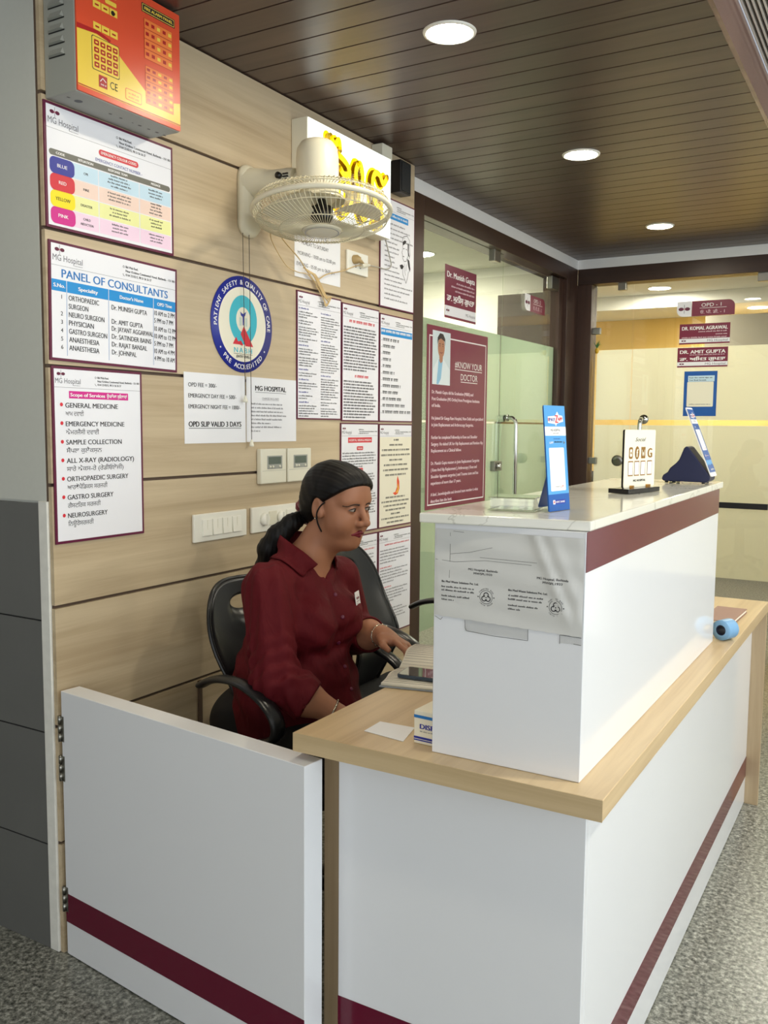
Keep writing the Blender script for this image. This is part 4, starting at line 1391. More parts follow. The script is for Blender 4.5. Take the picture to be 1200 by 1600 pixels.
# lit box sign with raised yellow script, half hidden by the fan
lb = thing('lit_box_sign', 'lit white box sign with raised yellow script behind the wall fan', 'sign', (0.0006, 1.006, 2.098))
LW, LH, LD = 0.549, 0.300, 0.064
MB().box((0, 0, 0), (LD, LW, LH), 'cream_plastic').build('sign_case', lb, bevel=0.002)
MB().box((LD + 0.0002, 0.003, 0.003), (LD + 0.0035, LW - 0.003, LH - 0.003), 'sign_face').build('lit_face', lb)
def stroke(pts, wd):
    c_ = spline([(0, p[0], p[1]) for p in pts], 6)
    out, inn = MB(), MB()
    for mb, ww, z0, z1, key in ((out, wd, LD + 0.0037, LD + 0.0052, 'sign_yellow'), (inn, wd * 0.52, LD + 0.0053, LD + 0.022, 'sign_rim')):
        L_, R_ = [], []
        for i, p in enumerate(c_):
            a = c_[max(0, i - 1)]; b_ = c_[min(len(c_) - 1, i + 1)]
            d_ = (b_ - a); d_.x = 0; d_.normalize()
            nn = Vector((0, -d_.z, d_.y)) * ww / 2
            L_.append(p + nn); R_.append(p - nn)
        n_ = len(c_)
        for i in range(n_ - 1):
            q = [L_[i], R_[i], R_[i + 1], L_[i + 1]]
            v_ = [(z0, p.y, p.z) for p in q] + [(z1, p.y, p.z) for p in q]
            mb.add(v_, [(0, 1, 2, 3), (4, 7, 6, 5), (0, 4, 5, 1), (3, 2, 6, 7)] + ([(0, 3, 7, 4)] if i == 0 else []) + ([(1, 5, 6, 2)] if i == n_ - 2 else []), key)
            if key == 'sign_rim':
                v2 = [(z1 + 0.0004, p.y * 1.0, p.z) for p in q]
                mb.add(v2, [(0, 3, 2, 1)], 'sign_yellow')
        for e in (c_[0], c_[-1]):
            mb.T = Matrix.Translation((z0, e.y, e.z))
            mb.lathe([(ww / 2, 0.0), (ww / 2, z1 - z0 + (0.0004 if key == 'sign_rim' else 0))], 'sign_yellow' if key == 'sign_yellow' else 'sign_rim', 16, 'X')
            mb.T = None
    return out, inn
glyph_sets = [
    [[(0.108, 0.262), (0.132, 0.240), (0.158, 0.262), (0.166, 0.232)], [(0.150, 0.215), (0.185, 0.205), (0.215, 0.190), (0.225, 0.165), (0.190, 0.155), (0.165, 0.170)],
     [(0.165, 0.045), (0.160, 0.090), (0.170, 0.125), (0.200, 0.140), (0.230, 0.125), (0.235, 0.085), (0.225, 0.045), (0.195, 0.022), (0.172, 0.035)]],
    [[(0.285, 0.215), (0.268, 0.180), (0.282, 0.135), (0.305, 0.135), (0.315, 0.180), (0.302, 0.215), (0.285, 0.215)], [(0.293, 0.140), (0.288, 0.10), (0.300, 0.060), (0.318, 0.030), (0.345, 0.045)]],
    [[(0.385, 0.145), (0.385, 0.185), (0.405, 0.212), (0.435, 0.210), (0.460, 0.185), (0.490, 0.215)], [(0.388, 0.140), (0.398, 0.110), (0.430, 0.095), (0.452, 0.115), (0.455, 0.150)], [(0.445, 0.105), (0.455, 0.06), (0.440, 0.03), (0.410, 0.030)]],
]
for gset in glyph_sets:
    o1 = MB()
    for st in gset:
        a_, b_ = stroke(st, 0.042)
        for q in (a_, b_):
            o0 = len(o1.v); o1.v += q.v
            for fa, k, sm_ in zip(q.f, q.mi, q.sm):
                o1.f.append([i + o0 for i in fa]); o1.mi.append(o1.m(q.mats[k])); o1.sm.append(sm_)
    o1.build('raised_letter', lb)
c = MB()
c.tube(spline([(0.05, 1.548, 2.098), (0.03, 1.60, 2.075), (0.016, 1.640, 2.05), (0.016, 1.652, 2.02), (0.016, 1.62, 2.000), (0.016, 1.55, 1.997), (0.02, 1.47, 1.992), (0.024, 1.44, 1.985)]), 0.0022, 'cord_grey', 6)
c.tube([(0.024, 1.475, 1.992), (0.024, 1.45, 1.988), (0.020, 1.42, 1.982)], [0.004, 0.008, 0.010], 'cream_plastic', 12)
lc = c.build('sign_cord', lb)
lc.matrix_parent_inverse = Matrix.Translation((-0.0006, -1.006, -2.098))

# ================================================================ fire alarm panel
fa_ = thing('fire_alarm_panel', 'grey steel fire alarm panel with a red and yellow keypad front, top left', 'alarm panel', (0.0006, 0.011, 2.157))
AW, AH, AD = 0.345, 0.300, 0.108
b = MB().box((0, 0, 0), (AD, AW, AH), 'box_grey'); b.build('steel_case', fa_, bevel=0.003)
for k in range(7):
    lv = MB()
    z = 0.09 + k * 0.028
    y_ = -0.0004
    v = [(0.018, y_, z), (0.072, y_, z + 0.0), (0.066, y_, z + 0.016), (0.026, y_, z + 0.016), (0.024, y_ - 0.007, z + 0.002), (0.066, y_ - 0.007, z + 0.002)]
    lv.add(v, [(0, 1, 5, 4), (4, 5, 2, 3), (0, 4, 3), (1, 2, 5)], 'box_grey')
    lv.add([(0.018, y_ - 0.0003, z - 0.003), (0.074, y_ - 0.0003, z - 0.003), (0.074, y_ - 0.0003, z), (0.018, y_ - 0.0003, z)], [(0, 1, 2, 3)], 'black')
    lv.build('louvre', fa_)
hl = MB()
hl.disc(0, 0, 0.010, 'black')
for i, (xx, rr) in enumerate(((0.10, .005), (0.135, .005), (0.175, .003), (0.20, .006), (0.232, .005), (0.262, .006), (0.29, .005), (-0.03, .005))):
    hl.disc(xx, 0.0, rr, 'grime', ry=rr * .6)
    hl.ring(xx, 0.0, rr, rr * 1.15, 'steel', 0.0002)
ho = hl.build('cable_knockout', fa_)
ho.matrix_local = Matrix(((0, -1, 0, 0.058), (1, 0, 0, 0.050), (0, 0, -1, -0.0004), (0, 0, 0, 1))) @ Matrix.Diagonal((1, 1, 1, 1))
df = MB()
W2, H2 = 0.343, 0.295
df.prism(rrpts(0, 0, W2, H2, 0.002), 0.0, 0.004, 'alarm_red')
z = 0.0044
df.rect(0.001, 0.001, W2 - .001, 0.012, 'alarm_red', z)
df.rect(0.001, 0.014, W2 - .001, 0.0165, 'alarm_dkred', z + .0004)
df.poly([(0.001, 0.0125), (W2 - .001, 0.0125), (W2 - .001, 0.070), (0.285, 0.058), (0.22, 0.062), (0.10, 0.140), (0.06, 0.146), (0.001, 0.140)], 'alarm_yellow', z)
df.poly([(0.001, 0.140), (0.06, 0.146), (0.10, 0.140), (0.105, 0.146), (0.065, 0.155), (0.001, 0.152)], 'alarm_dkred', z + .0002)
df.rrect(0.208, 0.255, 0.325, 0.277, .002, 'ink', z + .0003)
df.rrect(0.210, 0.257, 0.323, 0.275, .002, 'alarm_yellow', z + .0005); df.rrect(0.2115, 0.2585, 0.3215, 0.2735, .002, 'ink', z + .0007)
df.text('FIRE ALARM PANEL', 0.267, 0.2625, 0.0075, 'alarm_yellow', al='C', w=0.10, bold=.03, z=z + .0009)
def grid(x0, y0, x1, y1, r_, c_, key, kin):
    df.rect(x0, y0, x1, y1, 'alarm_dkred', z + .0003)
    hh = (y1 - y0) / r_
    for i in range(r_):
        df.rect(x0 + .001, y0 + i * hh + .0008, x1 - .001, y0 + (i + 1) * hh - .0008, key, z + .0005)
        for k in range(c_):
            xx = x0 + (k + .25) * (x1 - x0) / c_
            kk = 'alarm_yellow' if k in (2, 4) else kin
            df.rect(xx, y0 + i * hh + hh * .35, xx + (x1 - x0) / c_ * .55, y0 + i * hh + hh * .70, kk, z + .0007)
grid(0.215, 0.144, 0.315, 0.242, 4, 5, 'alarm_orange', 'alarm_dkred')
grid(0.217, 0.035, 0.317, 0.128, 5, 5, 'alarm_orange', 'alarm_dkred')
df.rrect(0.044, 0.062, 0.130, 0.140, .005, 'ink', z + .0004)
df.rrect(0.0455, 0.0635, 0.1285, 0.1385, .005, 'alarm_yellow', z + .0006)
for i in range(4):
    for k in range(4):
        df.rrect(0.051 + k * .0195, 0.069 + i * .017, 0.066 + k * .0195, 0.081 + i * .017, .002, 'alarm_dkred', z + .0009)
        df.rect(0.055 + k * .0195, 0.073 + i * .017, 0.062 + k * .0195, 0.077 + i * .017, 'alarm_yellow', z + .0011)
for (x0, y0) in ((0.050, 0.205), (0.050, 0.155)):
    for k in range(3):
        df.rect(x0 + k * .026, y0, x0 + .024 + k * .026, y0 + .017, 'alarm_yellow', z + .0005)
        df.rect(x0 + .006 + k * .026, y0 + .006, x0 + .018 + k * .026, y0 + .010, 'alarm_dkred', z + .0007)
df.disc(0.112, 0.212, .006, 'black', z + .0009)
for k in range(3):
    df.rrect(0.028, 0.235 + k * .018, 0.068, 0.243 + k * .018, .003, 'alarm_yellow', z + .0005)
    df.rrect(0.088, 0.228 + k * .018, 0.124, 0.238 + k * .018, .003, 'alarm_yellow', z + .0005)
df.rect(0.064, 0.027, 0.090, 0.055, 'alarm_dkred', z + .0005)
df.line([(0.068, 0.040), (0.076, 0.049), (0.086, 0.042)], .002, 'white_ink', z + .0007)
df.fine(0.070, 0.036, 0.086, 1, .007, 'white_ink', z + .0007, last=.02)
df.text('CE', 0.099, 0.033, 0.018, 'ink', w=.024, z=z + .0005)
df.rrect(0.148, 0.024, 0.203, 0.052, .005, 'alarm_orange', z + .0005)
df.rrect(0.150, 0.026, 0.201, 0.050, .004, 'alarm_yellow', z + .0007)
df.fine(0.158, 0.044, 0.195, 2, .009, 'alarm_orange', z + .0009, last=.1)
do = df.build('keypad_door', fa_)
do.matrix_local = Matrix(((0, 0, 1, AD + 0.0003), (1, 0, 0, 0.001), (0, 1, 0, 0.0025), (0, 0, 0, 1)))
MB().lathe([(0.004, 0), (0.004, 0.010)], 'black', 12, 'Y', (AD - 0.01, AW, 0.13)).build('door_lock', fa_)

# ================================================================ printed boards
def logo(mb, x, y, k, z, ink='maroon_ink'):
    """two dark capsules on a thin cross, over the hospital name"""
    mb.disc(x - 0.0085 * k, y, 0.0072 * k, ink, z, ry=0.0048 * k, n=14)
    mb.disc(x + 0.0085 * k, y, 0.0072 * k, ink, z, ry=0.0048 * k, n=14)
    mb.rect(x - 0.0006 * k, y - 0.012 * k, x + 0.0006 * k, y + 0.012 * k, 'grey_ink', z)
    mb.rect(x - 0.003 * k, y - 0.0005 * k, x + 0.003 * k, y + 0.0005 * k, 'red_ink', z + .0002)


def header(mb, w, h, top, k=1.0, addr=0.52, z=0.0006, rule=True):
    """hospital name left, address right, hairline below; returns the y below it"""
    logo(mb, 0.032 * k, h - top - 0.010 * k, k * 0.95, z)
    mb.text('MG Hospital', 0.011 * k, h - top - 0.037 * k, 0.0155 * k, 'grey_ink', w=0.092 * k, bold=0.0, z=z)
    mb.fine(0.075 * k, h - top - 0.041 * k, 0.103 * k, 1, 0.004 * k, 'grey_ink', z, last=.02)
    ax = w * addr
    mb.ring(ax, h - top - 0.0155 * k, 0.0022 * k, 0.0032 * k, 'ink', z, n=12)
    mb.text('Bibi Wala Road,', ax + 0.007 * k, h - top - 0.018 * k, 0.0064 * k, 'ink', w=0.044 * k, bold=.02, z=z)
    mb.text('Near Krishna Continental Hotel, Bathinda - 151 001', ax + 0.007 * k, h - top - 0.0285 * k, 0.0064 * k, 'ink', w=min(0.19 * k, w - ax - 0.016), bold=.02, z=z)
    mb.line([(ax - .003 * k, h - top - .0335 * k), (ax - .001 * k, h - top - .038 * k), (ax + .003 * k, h - top - .040 * k)], .0012 * k, 'ink', z)
    mb.text('0164 2210215, 98 51 56 36 37', ax + 0.007 * k, h - top - 0.039 * k, 0.0064 * k, 'ink', w=0.094 * k, bold=.02, z=z)
    yb = h - top - 0.049 * k
    if rule:
        mb.rect(0.006, yb, w - 0.006, yb + 0.0007, 'grey_ink', z)
    return yb


def board(name, label, y0, z0, y1, z1, rot=0.0, bw=0.0065, frame='maroon_ink', face='board', thick=0.004, group=None, cat='notice board', off=0.0006):
    """framed print standing on the panelled wall; returns builder, width, height and a closing call"""
    w, h = y1 - y0, z1 - z0
    mb = MB()
    if frame:
        mb.box((0, 0, 0), (w, h, thick), frame)
        mb.rect(bw, bw, w - bw, h - bw, face, thick + 0.0002)
    else:
        mb.box((0, 0, 0), (w, h, thick), face)
    mb.T = Matrix.Translation((0, 0, thick))
    def close():
        mb.T = None
        o = mb.build(name)
        tag(o, label, cat, group)
        c, s_ = math.cos(rot), math.sin(rot)
        place(o, (off, y0, z0), (0, c, s_), (0, -s_, c))
        return o
    return mb, w, h, close


# emergency colour codes
mb, w, h, close = board('notice_board', 'maroon framed emergency colour code chart directly under the fire alarm panel', 0.002, 1.857, 0.437, 2.154)
yb = header(mb, w, h, 0.012, 1.0, 0.53)
mb.rrect(w * .385, yb - .027, w * .70, yb - .011, .008, 'red_ink', .0006)
mb.text('EMERGENCY COLOUR CODES', w * .542, yb - .0222, .0072, 'white_ink', al='C', w=w * .28, bold=.02, z=.0009)
mb.text('EMERGENCY CONTACT NUMBER -', w * .36, yb - .043, .0082, 'navy_ink', w=w * .37, z=.0006)
mb.rrect(.012, yb - .063, w - .012, yb - .048, .0074, 'band_grey', .0006)
for t_, cx, ww in (('CODE', .105, .06), ('SITUATION', .285, .11), ('RESPONSE TEAM', .53, .15), ('MESSAGE', .845, .08)):
    mb.text(t_, w * cx, yb - .0582, .0062, 'white_ink', al='C', w=w * ww, bold=.03, z=.0009)
rows = [('BLUE', 'navy_ink', 'pale_blue', ['CPR'], 4, 3), ('RED', 'red_ink', 'pale_peach', ['FIRE'], 3, 4), ('YELLOW', 'yellow_ink', 'pale_yellow', ['DISASTER'], 3, 3), ('PINK', 'pink_ink', 'pale_pink', ['CHILD', 'ABDUCTION'], 3, 3)]
rh = (yb - .066 - .012) / 4
for i, (nm, pill, pale, sit, n1, n2) in enumerate(rows):
    y1_ = yb - .066 - i * rh
    y0_ = y1_ - rh + .0022
    mb.rect(.05, y0_, w * .375, y1_, pale, .0005); mb.rect(w * .382, y0_, w * .70, y1_, pale, .0005); mb.rect(w * .707, y0_, w - .010, y1_, pale, .0005)
    mb.rrect(.013, y0_ - .002, .088, y1_ + .001, .014, pill, .0008)
    mb.text(nm, .0505, (y0_ + y1_) / 2 - .004, .0085, 'ink' if nm == 'YELLOW' else 'white_ink', al='C', w=.0075 * len(nm), bold=.01, z=.0011)
    for j, s_ in enumerate(sit):
        mb.text(s_, w * .285, (y0_ + y1_) / 2 - .003 + (len(sit) - 1) * .006 - j * .0125, .0062, 'ink', al='C', w=.0046 * len(s_), bold=.02, z=.0008)
    for (cx, ww, n_) in ((.54, .19, n1), (.845, .13, n2)):
        for j in range(n_):
            hw_ = w * ww * random.uniform(.30, .5)
            mb.fine(w * cx - hw_, (y0_ + y1_) / 2 + n_ * .0043 - j * .0086 + .001, w * cx + hw_, 1, .0075, 'ink', .0008, fr=.6, ragged=.02, last=.02)
close()

# panel of consultants
mb, w, h, close = board('notice_board', 'maroon framed table of consultants with a blue heading bar', 0.002, 1.537, 0.444, 1.828, rot=-0.016)
yb = header(mb, w, h, 0.010, 1.0, 0.545)
mb.text('PANEL OF CONSULTANTS', w * .5, yb - .0275, .0215, 'blue_text', al='C', w=w * .83, bold=.02, z=.0006)
b1, b0 = yb - .034, yb - .062
mb.rect(.0066, b0, w - .0066, b1, 'blue_ink', .0005)
cols = [.0066, w * .118, w * .425, w * .79, w - .0066]
for t_, a, b_, ww in (('S.No.', 0, 1, .75), ('Speciality', 1, 2, .46), ("Doctor's Name", 2, 3, .52), ('OPD Time', 3, 4, .66)):
    mb.text(t_, (cols[a] + cols[b_]) / 2, b0 + .0095, .0095, 'white_ink', al='C', w=(cols[b_] - cols[a]) * ww, bold=.03, z=.0008)
for x in cols[1:4]:
    mb.rect(x - .0006, .014, x + .0006, b0, 'blue_text', .0005); mb.rect(x - .0008, b0, x + .0008, b1, 'white_ink', .0007)
rowy = [b0 - .0185 - k * .0205 for k in range(8)]
for n_, k in zip('123456', (0, 2, 3, 4, 5, 6)):
    mb.text(n_, cols[0] + .030, rowy[k] + .001, .0105, 'ink', al='C', bold=.01, z=.0006)
for t_, k in (('ORTHOPAEDIC', 0), ('SURGEON', 1), ('NEURO SURGEON', 2), ('PHYSICIAN', 3), ('GASTRO SURGEON', 4), ('ANAESTHESIA', 5), ('ANAESTHESIA', 6)):
    mb.text(t_, cols[1] + .006, rowy[k], .0132, 'ink', w=.0088 * len(t_), bold=.015, z=.0006)
for t_, k in (('Dr. MUNISH GUPTA', .3), ('Dr. AMIT GUPTA', 2.1), ('Dr. JAYANT AGGARWAL', 3), ('Dr. SATINDER BAINS', 4), ('Dr. RAJAT BANSAL', 5), ('Dr. JOHNPAL', 6)):
    mb.text(t_, cols[2] + .010, rowy[0] - k * .0205 + .002, .0132, 'ink', w=.0079 * len(t_), bold=.015, z=.0006)
for t_, k in (('10 AM to 2 PM', 0), ('5 PM to 7 PM', 1), ('10 AM to 12 PM', 2.1), ('10 AM to 12 PM', 3.1), ('5 PM to 7 PM', 4.1), ('10 AM to 4 PM', 5.1), ('4 PM to 10 AM', 6.1)):
    mb.text(t_, cols[3] + .003, rowy[0] - k * .0205 + .001, .0132, 'ink', w=.0061 * len(t_), bold=.015, z=.0006)
close()

# scope of services
mb, w, h, close = board('notice_board', 'tall maroon framed service list with red bullets, lowest board on the left', 0.005, 1.078, 0.305, 1.523)
yb = header(mb, w, h, 0.010, 0.86, 0.46)
mb.rect(w * .17, yb - .0265, w * .83, yb - .008, 'pink_ink', .0005)
mb.text('Scope of Services', w * .185, yb - .0215, .0092, 'white_ink', w=w * .375, bold=.03, z=.0008)
mb.text('ਉਪਲੱਬਧ ਸੁਵਿਧਾਵਾਂ', w * .58, yb - .0215, .0088, 'white_ink', w=w * .235, bold=.03, z=.0008)
sv = [('GENERAL MEDICINE', 'ਆਮ ਦਵਾਈ'), ('EMERGENCY MEDICINE', 'ਐਮਰਜੈਂਸੀ ਦਵਾਈ'), ('SAMPLE COLLECTION', 'ਸੈਂਪਲ ਕੁਲੈਕਸ਼ਨ'), ('ALL X-RAY (RADIOLOGY)', 'ਸਾਰੇ ਐਕਸ-ਰੇ (ਰੇਡੀਓਲੋਜੀ)'), ('ORTHOPAEDIC SURGERY', 'ਆਰਥੋਪੈਡਿਕਸ ਸਰਜਰੀ'), ('GASTRO SURGERY', 'ਗੈਸਟਰਿਕ ਸਰਜਰੀ'), ('NEUROSURGERY', 'ਨਿਊਰੋਸਰਜਰੀ')]
for i, (a, b_) in enumerate(sv):
    yy = yb - .050 - i * .0465
    mb.disc(.027, yy + .0075, .0048, 'red_ink', .0006, n=16)
    mb.text(a, .039, yy, .0128, 'ink', w=.0108 * len(a), bold=.015, z=.0006)
    mb.text(b_, .039, yy - .0205, .0118, 'ink', w=.0082 * len(b_), bold=.0, z=.0006)
close()

# plain papers
mb, w, h, close = board('fee_sheet', 'white paper sheet of fee lines taped on the left below the round emblem', 0.476, 1.325, 0.757, 1.535, rot=.004, frame=None, face='paper', thick=0.0006, cat='paper')
for t_, yy, hh, ww in (('OPD FEE = 300/-', .168, .0125, .125), ('EMERGENCY DAY FEE = 500/-', .136, .0125, .217), ('EMERGENCY NIGHT FEE = 1000/-', .104, .0125, .236), ('OPD SLIP VALID 3 DAYS', .050, .0165, .240)):
    mb.text(t_, .018, yy, hh, 'ink', w=ww, bold=.012 if hh < .015 else .03, z=.0004)
mb.rect(.018, .0445, .258, .0462, 'ink', .0004)
close()
mb, w, h, close = board('charges_sheet', 'white paper sheet of small typed charges beside the fee sheet', 0.7605, 1.327, 1.029, 1.535, rot=.001, frame=None, face='paper', thick=0.0006, cat='paper', off=.0014)
mb.text('MG HOSPITAL', .045, .166, .0165, 'ink', w=.165, bold=.03, z=.0004)
mb.rect(.045, .160, .21, .1612, 'ink', .0004)
mb.text('CHARGES INCLUDED', .08, .138, .007, 'grey_ink', w=.09, z=.0004)
mb.rect(.08, .1355, .17, .1361, 'grey_ink', .0004)
for k in range(8):
    mb.fine(.022, .126 - k * .0125, (.19, .195, .195, .215, .19, .125, .19, .07)[k], 1, .0095, 'grey_ink', .0004, fr=.6, ragged=.02, last=.02)
close()
mb, w, h, close = board('timing_sheet', 'white paper sheet of opening times partly behind the fan cord', 1.022, 1.888, 1.305, 2.085, rot=.0, frame=None, face='paper', thick=0.0006, cat='paper')
for t_, yy, x, ww in (('OPD TIMING', .150, .085, .115), ('MONDAY TO SATURDAY', .113, .040, .165), ('MORNING - 10:00 am to 02:00 pm', .076, .018, .232), ('EVENING - 05:00 pm to 06:00 pm', .039, .012, .232)):
    mb.text(t_, x, yy, .013, 'ink', w=ww, z=.0004)
close()

# right hand group of framed boards
def head_small(mb, w, h):
    return header(mb, w, h, 0.014, 0.72, 0.46)

mb, w, h, close = board('notice_board', 'maroon framed board with two columns of small print under the fan cord', 1.0305, 1.403, 1.308, 1.843, bw=.005)
yb = head_small(mb, w, h)
def column(mb, x0, x1, y, blocks, lh=.0088):
    for kind, n_ in blocks:
        if kind == 'h':
            mb.fine(x0, y, x0 + (x1 - x0) * .5, n_, lh * 1.1, 'navy_ink', .0006, fr=.6, ragged=.1, last=.02)
            y -= lh * 1.5 * n_
        else:
            mb.fine(x0, y, x1, n_, lh, 'ink', .0006, fr=.58, ragged=.35)
            y -= lh * (n_ + .45)
column(mb, .010, .130, yb - .006, [('h', 1), ('t', 3), ('t', 2), ('t', 4), ('t', 2), ('h', 1), ('t', 3), ('t', 4), ('h', 1), ('t', 2), ('h', 1), ('t', 3), ('h', 1), ('t', 2), ('h', 1), ('t', 5)])
column(mb, .145, .265, yb - .012, [('h', 1), ('t', 9), ('h', 1), ('t', 12), ('h', 1), ('t', 9), ('t', 2), ('t', 4)])
close()
mb, w, h, close = board('notice_board', 'maroon framed script board with red headings, middle of the upper trio', 1.3135, 1.399, 1.582, 1.836, bw=.005)
yb = head_small(mb, w, h)
mb.fine(.05, yb - .008, w - .03, 1, .017, 'red_ink', .0006, fr=.6, ragged=.02, last=.02, head=True)
mb.fine(.012, yb - .034, w - .012, 15, .0112, 'ink', .0006, fr=.55, ragged=.12, head=True)
mb.fine(.09, yb - .212, w - .08, 1, .016, 'red_ink', .0006, fr=.6, ragged=.02, last=.02, head=True)
mb.fine(.012, yb - .235, w - .012, 13, .0112, 'ink', .0006, fr=.55, ragged=.3, head=True)
close()
mb, w, h, close = board('notice_board', 'maroon framed script list with a sky blue bar, right of the upper trio', 1.588, 1.399, 1.862, 1.828, bw=.005)
yb = head_small(mb, w, h)
mb.rect(.008, yb - .034, w - .008, yb - .008, 'blue_ink', .0005)
mb.fine(.012, yb - .013, w - .012, 1, .016, 'white_ink', .0008, fr=.6, ragged=.02, last=.02, head=True)
for k, ww in enumerate((.13, .095, .065, .065, .06, .09, .12, .145, .125, .155, .18, .235)):
    yy = yb - .045 - k * .0262
    mb.disc(.014, yy - .010, .0016, 'ink', .0006, n=8)
    mb.fine(.024, yy, .024 + ww, 1, .022, 'ink', .0006, fr=.55, ragged=.02, last=.02, head=True, dense=.5)
close()
# the hush board with a line drawing of a nurse
mb, w, h, close = board('notice_board', 'maroon framed board with a black line drawing of a nurse, top right', 1.584, 1.853, 1.865, 2.284, bw=.005)
yb = head_small(mb, w, h)
mb.rect(.05, yb - .030, w * .80, yb - .006, 'blue_ink', .0005)
mb.fine(.06, yb - .012, w * .78, 1, .015, 'white_ink', .0008, fr=.6, ragged=.02, last=.02)
for k in range(17):
    mb.fine(.035, yb - .045 - k * .0185, (.13 if 4 <= k < 11 else .24) * random.uniform(.5, 1.0) + .04, 1, .011, 'grey_ink', .0006, fr=.6, ragged=.05, last=.02)
cx, cy, q = w * .735, h * .53, 1.0
F_ = lambda pts: [(cx + a * q, cy + b_ * q) for a, b_ in pts]
mb.poly(F_([(-.030, .052), (-.020, .072), (.012, .078), (.030, .062), (.026, .046), (.0, .058)]), 'board', .0006)
mb.line(F_([(-.030, .052), (-.022, .072), (.010, .080), (.032, .064), (.030, .040), (.036, .010), (.030, -.008)]), .0022, 'ink', .0008)
mb.poly(F_([(-.028, .050), (-.010, .060), (.004, .058), (-.004, .048), (-.018, .040), (-.026, .036)]), 'ink', .0009)
mb.poly(F_([(.016, .052), (.024, .050), (.024, .018), (.032, -.002), (.020, .002), (.016, .022)]), 'ink', .0009)
mb.line(F_([(-.026, .038), (-.028, .018), (-.034, .006), (-.028, .002), (-.026, -.014), (-.014, -.026), (.004, -.022), (.016, .0)]), .0020, 'ink', .0009)
mb.line(F_([(-.022, .024), (-.012, .026)]), .003, 'ink', .0009); mb.line(F_([(.0, .026), (.010, .024)]), .003, 'ink', .0009)
mb.line(F_([(-.024, -.006), (-.014, -.007)]), .0032, 'ink', .0009)
mb.poly(F_([(.012, -.010), (.030, -.016), (.040, -.048), (.036, -.062), (.022, -.040)]), 'ink', .0009)
mb.poly(F_([(-.050, -.046), (-.030, -.040), (-.016, -.046), (-.026, -.058), (-.040, -.060)]), 'ink', .0009)
mb.line(F_([(-.026, -.058), (-.024, -.080), (-.008, -.096), (.004, -.112), (.016, -.088), (.024, -.060)]), .0022, 'ink', .0009)
mb.line(F_([(-.012, -.036), (-.010, -.060), (.0, -.080)]), .0018, 'ink', .0009); mb.line(F_([(.006, -.034), (.002, -.062)]), .0018, 'ink', .0009)
close()

# lower right group
mb, w, h, close = board('notice_board', 'maroon framed vision and mission board with red title tags, right behind the woman', 1.3075, 0.968, 1.581, 1.393, bw=.005)
yb = head_small(mb, w, h)
mb.rect(.05, yb - .026, w - .05, yb - .006, 'red_ink', .0005)
mb.text('HOSPITAL VISION & MISSION', w * .5, yb - .0205, .0085, 'white_ink', al='C', w=w * .58, bold=.02, z=.0008)
for t_, yy, n_, y2 in (('VISION', yb - .044, 6, yb - .062), ('MISSION', yb - .128, 4, yb - .146), ('VALUES', yb - .196, 10, yb - .214)):
    mb.rrect(w * .41, yy - .011, w * .58, yy + .004, .005, 'red_ink', .0005)
    mb.text(t_, w * .495, yy - .0068, .0062, 'white_ink', al='C', w=w * .12, bold=.02, z=.0008)
    mb.fine(.012, y2, w - .012, n_, .0105, 'ink', .0006, fr=.58, ragged=.12)
close()
mb, w, h, close = board('notice_board', 'maroon framed cream prayer board with an orange flame, right of the vision board', 1.5885, 0.968, 1.862, 1.391, bw=.005)
yb = head_small(mb, w, h)
mb.rect(.005, .005, w - .005, yb - .004, 'cream_print', .0004)
for k in range(8):
    hw_ = w * (.07, .20, .42, .44, .20, .36, .38, .32)[k]
    mb.fine(w * .5 - hw_, yb - .012 - k * .0205, w * .5 + hw_, 1, .015, 'ink', .0006, fr=.5, ragged=.02, last=.02, head=True)
for k in range(7):
    hw_ = w * (.30, .42, .36, .30, .14, .42, .26)[k]
    mb.fine(w * .5 - hw_, yb - .248 - k * .0172, w * .5 + hw_, 1, .014, 'ink', .0006, fr=.5, ragged=.02, last=.02, head=True)
fx_, fy_ = w * .52, yb - .205
mb.poly([(fx_ - .03, fy_ - .030), (fx_ - .008, fy_ - .026), (fx_ + .006, fy_ - .006), (fx_ + .004, fy_ + .022), (fx_ + .010, fy_ + .040), (fx_ + .024, fy_ + .016), (fx_ + .026, fy_ - .014), (fx_ + .012, fy_ - .034), (fx_ - .010, fy_ - .040)], 'flame_red', .0006)
mb.poly([(fx_ - .004, fy_ - .030), (fx_ + .010, fy_ - .016), (fx_ + .013, fy_ + .010), (fx_ + .020, fy_ - .012), (fx_ + .010, fy_ - .030)], 'alarm_yellow', .0008)
close()
for (y0, y1, lbl, sd) in ((1.3085, 1.582, 'maroon framed small print board half hidden by the empty chair, lowest left', 3), (1.590, 1.864, 'maroon framed small print board with thin red headings, lowest beside the door frame', 5)):
    mb, w, h, close = board('notice_board', lbl, y0, 0.520, y1, 0.957, bw=.005)
    yb = head_small(mb, w, h)
    mb.fine(.05, yb - .008, w - .02, 1, .013, 'red_ink', .0006, fr=.5, ragged=.02, last=.02)
    random.seed(sd)
    for blk in range(4):
        y2 = yb - .030 - blk * .083
        if blk:
            mb.fine(.012, y2 + .012, .11, 1, .012, 'red_ink', .0006, fr=.5, ragged=.02, last=.02)
        mb.fine(.012, y2, w - .012, 5, .0125, 'grey_ink', .0006, fr=.5, ragged=.3)
    close()

